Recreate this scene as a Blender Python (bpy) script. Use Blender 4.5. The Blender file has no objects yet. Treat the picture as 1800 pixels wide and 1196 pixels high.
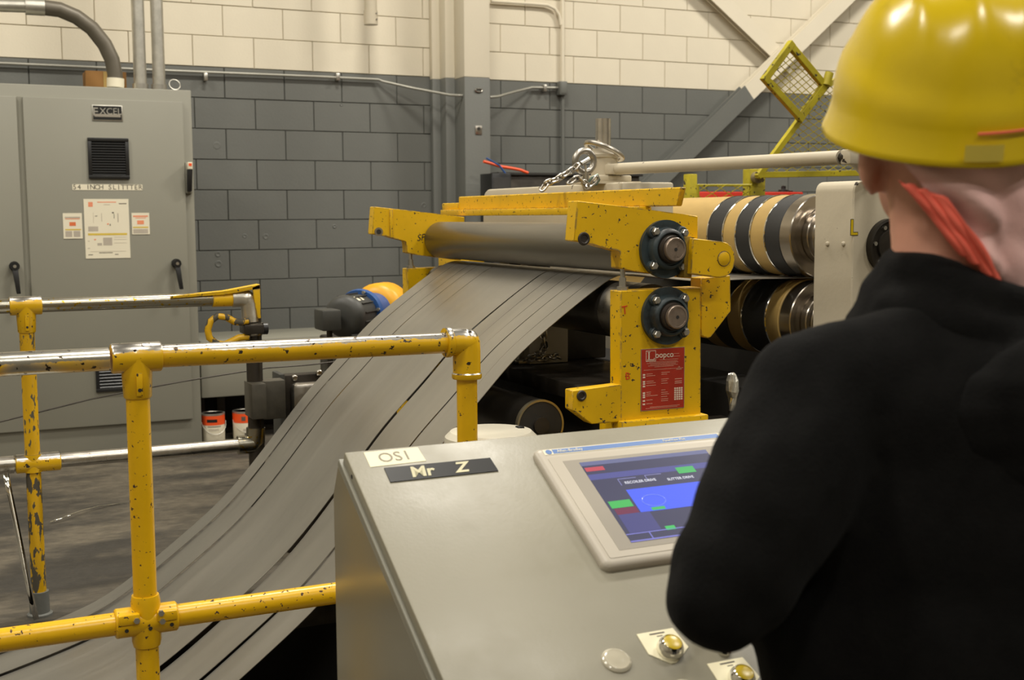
import bpy, bmesh, math, random
from mathutils import Vector, Matrix, noise
random.seed(7)
SC = bpy.context.scene
COL = SC.collection
PI = math.pi
V = Vector

# ------------------------------------------------------------------ camera
FPX, YAW, PITCH, ROLL, CAMH = 2132.0, math.radians(25.1), math.radians(5.84), math.radians(0.33), 1.35
_F = V((math.sin(YAW)*math.cos(PITCH), math.cos(YAW)*math.cos(PITCH), -math.sin(PITCH)))
_R0 = V((math.cos(YAW), -math.sin(YAW), 0)); _U0 = _R0.cross(_F)
_R = _R0*math.cos(ROLL) - _U0*math.sin(ROLL); _U = _U0*math.cos(ROLL) + _R0*math.sin(ROLL)
CAM = V((0, 0, CAMH))
cd = bpy.data.cameras.new('camera'); cam = bpy.data.objects.new('camera', cd); COL.objects.link(cam)
cam.matrix_world = Matrix(((_R.x, _U.x, -_F.x, 0), (_R.y, _U.y, -_F.y, 0), (_R.z, _U.z, -_F.z, CAMH), (0, 0, 0, 1)))
cd.sensor_width = 36; cd.lens = FPX/1800*36; cd.clip_start = 0.05; cd.clip_end = 60
cd.dof.use_dof = True; cd.dof.focus_distance = 3.15; cd.dof.aperture_fstop = 7.0
SC.camera = cam
def ray(x, y): return _F + _R*((x-900)/FPX) - _U*((y-598)/FPX)
def PY(x, y, Y): r = ray(x, y); return CAM + r*(Y/r.y)          # survey: point on the plane Y=const
def PX(x, y, X): r = ray(x, y); return CAM + r*(X/r.x)
def PZ(x, y, Z): r = ray(x, y); return CAM + r*((Z-CAMH)/r.z)
def PD(x, y, D): return CAM + ray(x, y)*D
def proj(p):
    d = p-CAM; z = d.dot(_F); return 900+FPX*d.dot(_R)/z, 598-FPX*d.dot(_U)/z

# ------------------------------------------------------------------ world, lights, exposure
w = bpy.data.worlds.new('world'); SC.world = w; w.use_nodes = True
w.node_tree.nodes['Background'].inputs[0].default_value = (1.0, .93, .78, 1)
w.node_tree.nodes['Background'].inputs[1].default_value = 0.12
def area(name, loc, sx, sy, power, col=(1, .945, .845), target=None):
    l = bpy.data.lights.new(name, 'AREA'); l.shape = 'RECTANGLE'; l.size = sx; l.size_y = sy
    l.energy = power; l.color = col
    o = bpy.data.objects.new(name, l); COL.objects.link(o); o.location = loc
    if target is not None: o.rotation_euler = (V(target)-V(loc)).to_track_quat('-Z', 'Y').to_euler()
    return o
for i, (x, y, p) in enumerate([(-3, -2.5, 110), (1.2, -2.5, 110), (5.2, -2.5, 110), (-3, 1.6, 120), (1.2, 1.6, 100), (5.2, 1.6, 120),
                           (-2.0, 5.2, 185), (2.2, 5.2, 185), (6.4, 5.2, 220), (9.6, 3.0, 160)]):
    area('high_bay_light', (x, y, 5.9), 1.2, .5, p)
SC.view_settings.view_transform = 'Standard'; SC.view_settings.look = 'None'
SC.view_settings.exposure = 0.0; SC.view_settings.gamma = 1; SC.view_settings.use_curve_mapping = False

# ------------------------------------------------------------------ materials
def srgb(r, g, b):
    f = lambda c: ((c/255+.055)/1.055)**2.4 if c/255 > .04045 else c/255/12.92
    return (f(r), f(g), f(b), 1)
MATS = {}
def mat(name, col, rough=.5, metal=0., var=.08, vscale=6., bump=0., bscale=60., stretch=(1, 1, 1),
        chips=None, chipcol=(.03, .02, .012, 1), chipthr=.66, chipscale=22., topwear=None, spec=.5,
        stains=None, coord='Object', edge=0, emis=None, wearcol=(.42, .40, .36, 1), anis=0, rvar=0., sheen=0.):
    """procedural paint / metal / cloth; colour noise, chips, rubbed-off tops and fine relief"""
    if name in MATS: return MATS[name]
    m = bpy.data.materials.new(name); MATS[name] = m; m.use_nodes = True
    nt = m.node_tree; N = nt.nodes; L = nt.links; b = N['Principled BSDF']
    b.inputs['Roughness'].default_value = rough; b.inputs['Metallic'].default_value = metal
    b.inputs['Specular IOR Level'].default_value = spec
    if sheen: b.inputs['Sheen Weight'].default_value = sheen
    tc = N.new('ShaderNodeTexCoord'); mp = N.new('ShaderNodeMapping'); mp.inputs['Scale'].default_value = stretch
    L.new(tc.outputs[coord], mp.inputs[0])
    def nz(scale, det=4., rough_=.6):
        n = N.new('ShaderNodeTexNoise'); n.inputs['Scale'].default_value = scale
        n.inputs['Detail'].default_value = det; n.inputs['Roughness'].default_value = rough_
        L.new(mp.outputs[0], n.inputs['Vector']); return n.outputs['Fac']
    def ramp(src, a, c, v0=0., v1=1.):
        r = N.new('ShaderNodeMapRange'); r.inputs['From Min'].default_value = a; r.inputs['From Max'].default_value = c
        r.inputs['To Min'].default_value = v0; r.inputs['To Max'].default_value = v1; L.new(src, r.inputs[0]); return r.outputs[0]
    def mix(f, a, c):
        x = N.new('ShaderNodeMix'); x.data_type = 'RGBA'
        L.new(f, x.inputs[0])
        for s, i in ((a, 6), (c, 7)):
            if hasattr(s, 'is_linked'): L.new(s, x.inputs[i])
            else: x.inputs[i].default_value = s
        return x.outputs[2]
    def mul(a, c, op='MULTIPLY'):
        x = N.new('ShaderNodeMath'); x.operation = op; x.use_clamp = True
        for s, i in ((a, 0), (c, 1)):
            if hasattr(s, 'is_linked'): L.new(s, x.inputs[i])
            else: x.inputs[i].default_value = s
        return x.outputs[0]
    n1 = nz(vscale)
    dk = tuple(c*(1-var) for c in col[:3])+(1,); lt = tuple(min(1, c*(1+var)) for c in col[:3])+(1,)
    cur = mix(ramp(n1, .3, .7), dk, lt)
    if stains:
        sc, thr, scol, amt = stains
        s = nz(sc, 5., .65); cur = mix(ramp(s, thr, thr+.14, 0, amt), cur, scol)
    met = rgh = None
    if topwear is not None:
        g = N.new('ShaderNodeNewGeometry'); sp = N.new('ShaderNodeSeparateXYZ'); L.new(g.outputs['Normal'], sp.inputs[0])
        a = mul(ramp(nz(40., 5., .7), .2, .8, -.25, .25), sp.outputs[2], 'ADD')
        big = ramp(nz(3.0, 2., .5), .35, .65, -.2, .2)
        a2 = N.new('ShaderNodeMath'); a2.operation = 'ADD'; L.new(a, a2.inputs[0]); L.new(big, a2.inputs[1])
        f = ramp(a2.outputs[0], topwear-.04, topwear+.04)
        cur = mix(f, cur, wearcol); met = f; rgh = ramp(f, 0, 1, rough, .28)
    if chips:
        c1 = ramp(nz(chipscale, 3., .55), chipthr, chipthr+.025)
        cur = mix(mul(c1, chips), cur, chipcol)
        rgh = rgh or ramp(c1, 0, 1, rough, .8)
    if rvar:
        r2 = ramp(nz(vscale*2.3, 5.), .3, .7, rough-rvar, rough+rvar)
        if rgh is None: rgh = r2
    if edge:
        bv = N.new('ShaderNodeBevel'); bv.samples = 3; bv.inputs['Radius'].default_value = edge
        g2 = N.new('ShaderNodeNewGeometry'); dt_ = N.new('ShaderNodeVectorMath'); dt_.operation = 'DOT_PRODUCT'
        L.new(bv.outputs[0], dt_.inputs[0]); L.new(g2.outputs['Normal'], dt_.inputs[1])
        em = ramp(dt_.outputs['Value'], .99, .93, 0, 1); em2 = mul(em, ramp(nz(38., 5., .7), .47, .56, 0, 1))
        cur = mix(em2, cur, (.10, .085, .07, 1))
    L.new(cur, b.inputs['Base Color'])
    if met is not None: L.new(met, b.inputs['Metallic'])
    if rgh is not None: L.new(rgh, b.inputs['Roughness'])
    if anis: b.inputs['Anisotropic'].default_value = anis
    if bump:
        bn = N.new('ShaderNodeBump'); bn.inputs['Strength'].default_value = bump; bn.inputs['Distance'].default_value = .002
        L.new(nz(bscale, 5., .6), bn.inputs['Height']); L.new(bn.outputs[0], b.inputs['Normal'])
    if emis:
        b.inputs['Emission Color'].default_value = emis[0]; b.inputs['Emission Strength'].default_value = emis[1]
    return m

YEL = srgb(222, 176, 2)
M_yel = mat('machine_yellow', YEL, .42, var=.07, chips=1., chipthr=.65, chipscale=70, chipcol=(.06, .04, .015, 1), bump=.25, bscale=40, edge=.006, stains=(5, .6, (.28, .2, .03, 1), .5))
M_yel_cage = mat('cage_yellow', srgb(166, 152, 22), .5, var=.28, chips=1., chipthr=.62, chipscale=30, bump=.2)
M_rail = mat('rail_yellow', srgb(220, 172, 8), .3, var=.08, chips=1., chipthr=.645, chipscale=85, chipcol=(.06, .03, .015, 1), bump=.2, bscale=50)
M_railworn = mat('rail_yellow_rubbed', srgb(216, 170, 10), .32, var=.1, chips=1., chipthr=.635, chipscale=70, topwear=.50, bump=.15)
M_railbare = mat('rail_yellow_bare_top', srgb(216, 170, 10), .32, var=.15, chips=1., chipthr=.63, chipscale=80, topwear=.12, bump=.15, wearcol=(.5, .48, .42, 1))
M_railworn2 = mat('rail_worn_steel', srgb(200, 160, 20), .35, var=.2, chips=1., chipthr=.60, chipscale=70, chipcol=(.38, .25, .01, 1), topwear=-.25, wearcol=(.36, .34, .28, 1), bump=.15)
M_postworn = mat('post_worn_yellow', srgb(206, 160, 12), .4, var=.2, chips=1., chipthr=.57, chipscale=75, chipcol=(.09, .08, .05, 1), stretch=(1, 1, .4), bump=.2)
M_postlow = mat('post_bare_yellow', srgb(206, 160, 12), .4, var=.2, chips=1., chipthr=.49, chipscale=45, chipcol=(.075, .065, .045, 1), stretch=(1, 1, .4), bump=.2)
M_wallw = mat('wall_white', srgb(214, 205, 184), .8, var=.03, vscale=2., bump=.5, bscale=90)
M_wallg = mat('wall_gray', srgb(100, 101, 96), .55, var=.05, vscale=2., bump=.6, bscale=70)
M_mortw = mat('mortar_white', srgb(204, 195, 174), .9, bump=.3)
M_mortg = mat('mortar_gray', srgb(90, 91, 85), .8, bump=.3)
M_floor = mat('floor_concrete', srgb(92, 85, 72), .6, var=.3, vscale=14, bump=.8, bscale=30, stains=(.9, .44, (.022, .02, .017, 1), .85), stretch=(1, 1.8, 1), rvar=.15)
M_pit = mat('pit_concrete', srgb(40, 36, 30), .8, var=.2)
M_cab = mat('cabinet_gray', srgb(134, 132, 119), .42, var=.02, vscale=3, bump=.1, bscale=120)
M_con = mat('console_gray', srgb(134, 129, 111), .40, var=.03, vscale=4, bump=.12, bscale=150, stains=(5.5, .6, (.16, .145, .10, 1), .35), rvar=.06)
M_conside = mat('console_side_gray', srgb(124, 119, 102), .16, var=.02, vscale=3, spec=.75)
M_black = mat('black_plastic', (.012, .012, .012, 1), .35)
M_blackm = mat('black_matte', (.02, .018, .015, 1), .7, var=.3, bump=.3)
M_dark = mat('oily_dark_steel', (.045, .038, .03, 1), .4, metal=.55, var=.5, vscale=5, bump=.4, bscale=25, rvar=.12)
M_steel = mat('steel', (.46, .43, .38, 1), .32, metal=1, var=.15, vscale=12, bump=.12, rvar=.08)
M_roll = mat('roller_steel', (.25, .235, .205, 1), .34, metal=1, var=.22, vscale=3, stretch=(1, .12, 1), bump=.05, rvar=.07, stains=(2.2, .6, (.30, .22, .05, 1), .5))
M_rolldk = mat('dark_roller', (.05, .045, .04, 1), .3, metal=.7, var=.3, vscale=4)
M_strip = mat('strip_steel', (.335, .32, .285, 1), .36, metal=.8, var=.12, vscale=2.2, stretch=(.25, 2.5, .25), bump=.02, rvar=.05, coord='Object')
M_galv = mat('galvanized', (.52, .50, .44, 1), .38, metal=.85, var=.12, vscale=20)
M_cdull = mat('conduit_dull', srgb(150, 148, 138), .5, metal=.4)
M_chrome = mat('chrome', (.8, .78, .72, 1), .1, metal=1, var=.02)
M_zinc = mat('zinc_bolt', (.55, .53, .48, 1), .3, metal=.9)
M_flange = mat('bearing_dark_teal', srgb(48, 60, 64), .45, var=.3, vscale=9, bump=.4, bscale=50, stains=(9, .5, (.012, .012, .012, 1), .9))
M_grease = mat('grease_seal', (.03, .022, .016, 1), .5, bump=.4)
M_shaft = mat('shaft_end', srgb(150, 135, 122), .4, metal=.7, var=.2, vscale=30, stains=(50, .6, (.06, .03, .02, 1), .8))
M_red = mat('red_plate', srgb(172, 48, 30), .4, var=.12, vscale=20)
M_redp = mat('red_plastic', srgb(200, 45, 25), .45)
M_white = mat('machine_white', srgb(190, 180, 158), .45, var=.04, chips=1., chipthr=.7, chipscale=24, bump=.25, bscale=60)
M_wht = mat('paper_white', srgb(222, 214, 190), .6, var=.02)
M_bezel = mat('bezel_gray', srgb(178, 170, 155), .42, var=.01)
M_bezeld = mat('bezel_inner', srgb(142, 135, 122), .5, var=.01)
M_blue = mat('stripe_blue', srgb(92, 124, 178), .4, var=.03)
M_tan = mat('ring_tan', srgb(176, 146, 84), .55, var=.08, vscale=14, stretch=(1, .5, 1))
M_rubber = mat('ring_black_rubber', (.018, .018, .018, 1), .55, var=.25)
M_arbor = mat('arbor_steel', (.42, .38, .33, 1), .22, metal=1, var=.15, vscale=8, stretch=(1, .2, 1))
M_orange = mat('orange', srgb(235, 84, 30), .45)
M_motor = mat('motor_dark', srgb(58, 58, 54), .5, var=.15)
M_mblue = mat('motor_blue', srgb(36, 78, 138), .45, var=.15)
M_cream = mat('cream_sticker', srgb(232, 224, 190), .5, var=.02)
M_ltext = mat('text_gray', srgb(140, 132, 112), .5)
M_card = mat('cardboard', srgb(150, 108, 56), .8)
M_hat = mat('hat_yellow', srgb(216, 186, 4), .24, var=.07, vscale=9, spec=.6, bump=.05, bscale=60, stains=(8, .62, (.20, .13, .01, 1), .55))
M_hood = mat('hoodie_black', (.0045, .0044, .0042, 1), .95, var=.3, vscale=30, bump=.6, bscale=260, spec=.12, sheen=.015)
M_denim = mat('trousers', (.02, .024, .035, 1), .9, bump=.4)
M_skin = mat('skin', srgb(208, 150, 126), .5, var=.10, vscale=18, bump=.15, bscale=120)
M_hair = mat('hair_gray', srgb(84, 70, 58), .8, var=.3, bump=.6)
M_cloth = mat('pink_cloth', srgb(226, 184, 178), .85, var=.10, vscale=14, bump=.5, bscale=60)
M_clothr = mat('red_cloth', srgb(240, 108, 88), .85, var=.12, vscale=14, bump=.4)
M_lens = mat('clear_lens', srgb(185, 178, 158), .12, spec=.8)
M_ybtn = mat('button_yellow', srgb(196, 168, 10), .3, spec=.7)

# ------------------------------------------------------------------ mesh builder
class MB:
    def __init__(s): s.bm = bmesh.new()
    def box(s, x0, x1, y0, y1, z0, z1, bev=0):
        v = [s.bm.verts.new((x, y, z)) for x in (x0, x1) for y in (y0, y1) for z in (z0, z1)]
        fs = [s.bm.faces.new([v[i] for i in f]) for f in ((0, 1, 3, 2), (4, 6, 7, 5), (0, 4, 5, 1), (2, 3, 7, 6), (0, 2, 6, 4), (1, 5, 7, 3))]
        if bev:
            es = list({e for f in fs for e in f.edges}); bmesh.ops.bevel(s.bm, geom=es, offset=bev, segments=2, affect='EDGES', profile=.5)
        return s
    def prism(s, pts, d, bev=0, seg=2):
        """closed polygon pts (3-D) extruded by vector d"""
        d = V(d); a = [s.bm.verts.new(p) for p in pts]; b = [s.bm.verts.new(V(p)+d) for p in pts]; n = len(a)
        f = [s.bm.faces.new(a), s.bm.faces.new(b[::-1])]
        for i in range(n): f.append(s.bm.faces.new((a[i], b[i], b[(i+1) % n], a[(i+1) % n])))
        if bev:
            bmesh.ops.bevel(s.bm, geom=list({e for q in f for e in q.edges}), offset=bev, segments=seg, affect='EDGES', profile=.5)
        return s
    def ring(s, c, u, v, r, n):
        return [s.bm.verts.new(c+u*(math.cos(2*PI*i/n)*r)+v*(math.sin(2*PI*i/n)*r)) for i in range(n)]
    def lathe(s, p, ax, prof, n=24, caps=True):
        """prof: (distance along ax, radius)"""
        p = V(p); ax = V(ax).normalized(); u = ax.orthogonal().normalized(); v = ax.cross(u)
        if abs(ax.z) < .9: u = ax.cross(V((0, 0, 1))).normalized(); v = ax.cross(u)
        rs = [s.ring(p+ax*t, u, v, max(r, 1e-5), n) for t, r in prof]
        for a, b in zip(rs, rs[1:]):
            for i in range(n): s.bm.faces.new((a[i], a[(i+1) % n], b[(i+1) % n], b[i]))
        if caps: s.bm.faces.new(rs[0][::-1]); s.bm.faces.new(rs[-1])
        return s
    def cyl(s, a, b, r, n=20, r2=None):
        a = V(a); b = V(b); return s.lathe(a, b-a, [(0, r), ((b-a).length, r if r2 is None else r2)], n)
    def tube(s, pts, r, n=10, closed=False, flat=None):
        pts = [V(p) for p in pts]; rings = []; N = len(pts); up = None
        for i, p in enumerate(pts):
            if closed: t = pts[(i+1) % N]-pts[i-1]
            else: t = pts[min(i+1, N-1)]-pts[max(i-1, 0)]
            t.normalize()
            if up is None: up = t.orthogonal().normalized()
            u = (up-t*up.dot(t)).normalized(); up = u; v = t.cross(u)
            rr = r(i) if callable(r) else r
            rings.append(s.ring(p, u, v, rr, n))
        pr = list(zip(rings, rings[1:]))
        if closed: pr.append((rings[-1], rings[0]))
        for a, b in pr:
            # align closing ring
            off = 0
            if closed and a is rings[-1]:
                off = min(range(n), key=lambda k: (a[0].co-b[k].co).length)
            for i in range(n): s.bm.faces.new((a[i], a[(i+1) % n], b[(i+1+off) % n], b[(i+off) % n]))
        if not closed: s.bm.faces.new(rings[0][::-1]); s.bm.faces.new(rings[-1])
        return s
    def quad(s, *p):
        s.bm.faces.new([s.bm.verts.new(q) for q in p]); return s
    def mesh(s, name, m, smooth=True, ang=35):
        bmesh.ops.recalc_face_normals(s.bm, faces=s.bm.faces)
        me = bpy.data.meshes.new(name); s.bm.to_mesh(me); s.bm.free()
        me.materials.append(m)
        if smooth:
            me.shade_smooth()
            try: me.set_sharp_from_angle(angle=math.radians(ang))
            except Exception: pass
        return me
def link(name, me, parent=None, label=None):
    o = bpy.data.objects.new(name, me); COL.objects.link(o)
    if parent is not None:
        o.parent = parent
        # parents are pure translations: keep world placement
        wl = world_loc(parent); o.location = -wl
    if label: o['label'] = label
    return o
def world_loc(o):
    l = V((0, 0, 0))
    while o is not None: l += V(o.location); o = o.parent
    return l
def part(name, mb, m, parent, label=None, smooth=True, ang=35):
    return link(name, mb.mesh(name, m, smooth, ang) if isinstance(mb, MB) else mb, parent, label)
def tag(o, label, cat, group=None):
    o['label'] = label; o['category'] = cat
    if group: o['group'] = group
    return o
def thing(name, label, cat, loc, group=None):
    o = bpy.data.objects.new(name, None); COL.objects.link(o); o.location = loc; o.empty_display_size = .1
    return tag(o, label, cat, group)
def single(name, mb, m, label, cat, group=None, **k):
    return tag(part(name, mb, m, None, **k), label, cat, group)
def struct(name, mb, m, parent=None):
    o = part(name, mb, m, parent); o['kind'] = 'structure'; return o
def clone(o, loc, parent=None):
    c = o.copy(); COL.objects.link(c); c.location = loc; c.parent = parent; return c
def text_mesh(s, size, m, origin, right, up, extr=.0003, align='CENTER', shear=0, bold=0):
    """lettering lying in the plane (right, up) centred at origin"""
    cu = bpy.data.curves.new('lettering', 'FONT'); cu.body = s; cu.size = size; cu.extrude = extr
    cu.align_x = align; cu.align_y = 'CENTER'; cu.shear = shear; cu.offset = bold; cu.resolution_u = 3
    o = bpy.data.objects.new('lettering', cu); COL.objects.link(o)
    me = bpy.data.meshes.new_from_object(o.evaluated_get(bpy.context.evaluated_depsgraph_get()))
    bpy.data.objects.remove(o); bpy.data.curves.remove(cu)
    right = V(right).normalized(); up = V(up).normalized(); n = right.cross(up)
    mw = Matrix(((right.x, up.x, n.x, origin[0]), (right.y, up.y, n.y, origin[1]), (right.z, up.z, n.z, origin[2]), (0, 0, 0, 1)))
    me.transform(mw); me.materials.clear(); me.materials.append(m); return me

# ================================================================== SETTING
WY = 8.25; CH = .2025; ZP = 2.345        # wall plane, course height, paint line
mb = MB(); mb.box(-5.5, 12.5, WY+.012, WY+.25, -.02, ZP); wall = struct('wall_back', mb, M_mortg)
mb = MB(); mb.box(-5.5, 12.5, WY+.0125, WY+.25, ZP, 6.6); wb2 = part('upper_joints', mb, M_mortw, wall)
def block_mb(x0, x1, z0, z1, mb=None):
    mb = mb or MB(); j = .0014; ch = .0032; y0 = WY; y1 = WY+.02
    a = [(x0+j, z0+j), (x1-j, z0+j), (x1-j, z1-j), (x0+j, z1-j)]
    b = [(x0+j+ch, z0+j+ch), (x1-j-ch, z0+j+ch), (x1-j-ch, z1-j-ch), (x0+j+ch, z1-j-ch)]
    o = [mb.bm.verts.new((x, y1, z)) for x, z in a]; i = [mb.bm.verts.new((x, y0, z)) for x, z in b]
    k = [mb.bm.verts.new((x, y0+.006, z)) for x, z in a]
    mb.bm.faces.new(i)
    for q in range(4):
        r = (q+1) % 4
        mb.bm.faces.new((i[q], k[q], k[r], i[r])); mb.bm.faces.new((k[q], o[q], o[r], k[r]))
    return mb
BW = .405
BX0 = 2.3667-BW*8
mg = block_mb(0, BW, 0, CH).mesh('block', M_wallg, False); mw_ = block_mb(0, BW, 0, CH).mesh('block', M_wallw, False)
count = 0; sg = MB(); sw = MB(); cand = []
for k in range(-12, 8):
    z0 = ZP+CH*k
    if z0 < -.05: continue
    off = 0 if (k % 2 == 0) else BW/2
    for i in range(-14, 27):
        x0 = BX0+off+BW*i
        if x0 < -5 or x0+BW > 12: continue
        if x0 < 3.30 < x0+BW or x0 < 3.75 < x0+BW and x0 > 3.3: pass
        c = V((x0+BW/2, WY, z0+CH/2)); px, py = proj(c)
        vis = -60 < px < 1520 and -40 < py < 640 and not (x0+BW < 1.42 and z0 < 1.95) and not (py > 330 and px > 850)
        if vis and count < 298:
            count += 1
            o = bpy.data.objects.new('block', mw_ if k >= 0 else mg); COL.objects.link(o); o.parent = wall
            o.location = (x0, random.uniform(-.0015, .0015), z0)
        else: block_mb(x0, x0+BW, z0, z0+CH, sw if k >= 0 else sg)
o = part('plain_blocks', sg, M_wallg, wall, smooth=False); o['kind'] = 'stuff'
o = part('plain_blocks', sw, M_wallw, wall, smooth=False); o['kind'] = 'stuff'

PITX0, PITX1, PITY0, PITY1 = -3.5, 1.50, 2.80, 4.16
mb = MB(); z = (-.12, 0)
mb.box(-5.5, 12.5, -6.5, PITY0, *z); mb.box(-5.5, 12.5, PITY1, WY+.25, *z)
mb.box(-5.5, PITX0, PITY0, PITY1, *z); mb.box(PITX1, 12.5, PITY0, PITY1, *z); struct('floor', mb, M_floor)
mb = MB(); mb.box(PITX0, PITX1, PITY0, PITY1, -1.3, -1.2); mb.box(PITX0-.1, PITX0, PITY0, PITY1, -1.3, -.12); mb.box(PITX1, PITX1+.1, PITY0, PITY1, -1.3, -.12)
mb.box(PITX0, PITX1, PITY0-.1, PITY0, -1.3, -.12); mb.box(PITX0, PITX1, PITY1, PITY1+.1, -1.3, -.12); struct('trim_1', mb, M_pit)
mb = MB(); mb.box(-5.7, 12.7, -6.7, WY+.25, 6.6, 6.75); struct('ceiling', mb, mat('ceiling', srgb(150, 145, 130), .8))
M_room = mat('room_wall', srgb(160, 154, 138), .8)
mb = MB(); mb.box(-5.7, -5.5, -6.7, WY+.25, -.12, 6.6); struct('wall_left', mb, M_room)
mb = MB(); mb.box(12.5, 12.7, -6.7, WY+.25, -.12, 6.6); struct('wall_right', mb, M_room)
mb = MB(); mb.box(-5.5, 12.5, -6.7, -6.5, -.12, 6.6); struct('wall_front', mb, M_room)

for px, py, r_ in ((381, 256, .026), (384, 464, .024), (383, 447, .02), (430, 415, .016), (467, 416, .02), (588, 398, .014), (745, 361, .02), (600, 184, .012)):
    p = PY(px, py, WY); mb = MB(); mb.lathe((p.x, WY+.004, p.z), (0, -1, 0), [(0, r_), (.0055, r_), (.0075, r_*.75), (.0050, r_*.4), (.0045, .001)], 14); part('anchor_plug', mb, M_wallg, wall)
# column in front of the wall: lower part gray, upper part off-white
colm = thing('steel_column', 'square steel building column, white above and grey below, in front of the block wall', 'column', (3.49, 7.95, 0))
x0, x1 = PY(817, 200, 7.9).x, PY(862, 200, 7.9).x
zc = PY(840, 136, 7.9).z
mb = MB(); mb.box(x0, x1, 7.9, 8.1, 0, zc, .006); part('shaft', mb, M_wallg, colm)
mb = MB(); mb.box(x0, x1, 7.9, 8.1, zc, 6.6, .006); part('shaft', mb, M_wallw, colm, 'off-white upper half')
mb = MB(); p = PY(841, 229, 7.9)
mb.box(p.x-.025, p.x+.025, 7.894, 7.9, p.z-.03, p.z+.03, .002); q = part('outlet_plate', mb, M_steel, colm, 'small scraped metal plate')
mb = MB(); mb.cyl((p.x, 7.894, p.z+.01), (p.x, 7.89, p.z+.01), .012, 12); part('hole', mb, M_blackm, q)
p = PY(841, 159, 7.9); mb = MB(); mb.tube([(p.x+.028*math.cos(a), 7.895, p.z+.012*math.sin(a)) for a in [i*PI/6 for i in range(12)]], .005, 6, True); part('ring_mark', mb, M_steel, colm)
# pilaster plates behind the column
xa, xb, xc = PY(760, 200, WY-.05).x, PY(784, 200, WY-.05).x, PY(806, 200, WY-.16).x
pil = thing('wall_pilaster', 'shallow wall pilaster left of the square column, white over grey', 'pilaster', (xb, WY-.1, 0))
zp2 = PY(780, 140, WY-.05).z
for (a, b, y) in ((xa, xb+.02, WY-.06), (PY(784, 200, WY-.17).x, xc+.12, WY-.17)):
    mb = MB(); mb.box(a, b, y, WY-.005, 0, zp2, .003); part('pilaster_face', mb, M_wallg, pil)
    mb = MB(); mb.box(a, b, y, WY-.005, zp2, 6.6, .003); part('pilaster_face', mb, M_wallw, pil, 'off-white upper face')

# diagonal brace beams on the right of the wall
def beam_between(a, b, wdt, dep, split=None, name='brace', label='', y=WY-.2):
    t = thing(name, label, 'beam', (a.x, y, a.z))
    d = (b-a).normalized(); n = V((0, 1, 0)).cross(d).normalized()
    def seg(p, q, m, lb=None):
        mb = MB()
        for o_, w_, yy, dd in ((0, .012, y+.01, dep-.02), (wdt/2, wdt/2, y, .012), (wdt/2, wdt/2, y+dep, .012)):
            c0 = n*(0 if o_ else 0)
            mb.prism([V((p.x, yy, p.z))-n*w_*1, V((q.x, yy, q.z))-n*w_, V((q.x, yy, q.z))+n*w_, V((p.x, yy, p.z))+n*w_], (0, dd, 0))
        part('flange_beam', mb, m, t, lb)
    if split is None: seg(a, b, M_wallw)
    else:
        s = a+(b-a)*split; seg(a, s, M_wallg); seg(s, b, M_wallw, 'off-white upper length')
    return t
a = PY(1160, 322, 8.0); b = PY(1500, -10, 8.0); a2 = a+(a-b)*.45; b2 = b+(b-a)*.5
L = (b2-a2).length; sp = (PY(1325, 163, 8.0)-a2).length/L
beam_between(a2, b2, .135, .07, sp, 'diagonal_brace', 'diagonal steel brace rising to the right, grey below the paint line and white above')
beam_between(PY(1262, -20, 8.06)+(PY(1262, -20, 8.06)-PY(1405, 118, 8.06))*2.6, PY(1405, 118, 8.06), .12, .05, None, 'diagonal_brace', 'white diagonal steel brace descending to the right behind the yellow cage', WY-.108)

# ---------------- conduits
def conduit(name, pts, r, label, m=M_galv, cat='conduit', group=None):
    mb = MB(); mb.tube(pts, r, 12); return single(name, mb, m, label, cat, group)
CY = 7.26; CZ = 2.087; CBK = 7.86
cz = CZ
t = thing('flexible_conduit', 'thick dark grey conduit bending down into the top of the cabinet', 'conduit', (PY(203, 150, 7.5).x, 7.5, cz))
pts = [PY(-80, 10, 7.5), PY(-10, 11, 7.5), PY(60, 13, 7.5), PY(75, 13, 7.5)]
arc = [(75, 13), (105, 17), (135, 30), (162, 50), (184, 78), (197, 105), (202, 130), (203, 152)]
mb = MB(); mb.tube([PY(x, y, 7.5) for x, y in arc], .044, 16); part('bend', mb, mat('conduit_dark', srgb(96, 90, 78), .45, metal=.3), t)
mb = MB(); mb.tube([PY(x, y, 7.5) for x, y in ((-300, -5), (-80, 7), (50, 11))], .036, 14); part('straight_pipe', mb, M_galv, t)
mb = MB(); mb.tube([PY(x, y, 7.5) for x, y in ((44, 11), (78, 13))], .048, 16); part('coupling', mb, M_galv, t)
mb = MB(); mb.cyl(PY(203, 138, 7.5), PY(203, 154, 7.5), .049, 18); part('connector', mb, M_wht, t)
for i, px in enumerate((244, 277)):
    tx = 'left' if i == 0 else 'right'
    base = PY(px+3, 155, 7.5); t = thing('vertical_conduit', f'galvanized vertical conduit rising from the cabinet top, {tx} one of the pair', 'conduit', (base.x, 7.5, cz), 'pair of vertical conduits on the cabinet')
    mb = MB(); mb.cyl((base.x, 7.5, cz), (base.x, 7.5, 6.5), .037, 18); part('pipe', mb, M_galv, t)
    mb = MB(); mb.cyl((base.x, 7.5, cz), (base.x, 7.5, cz+.05), .045, 18); part('connector', mb, M_zinc, t)
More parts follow.
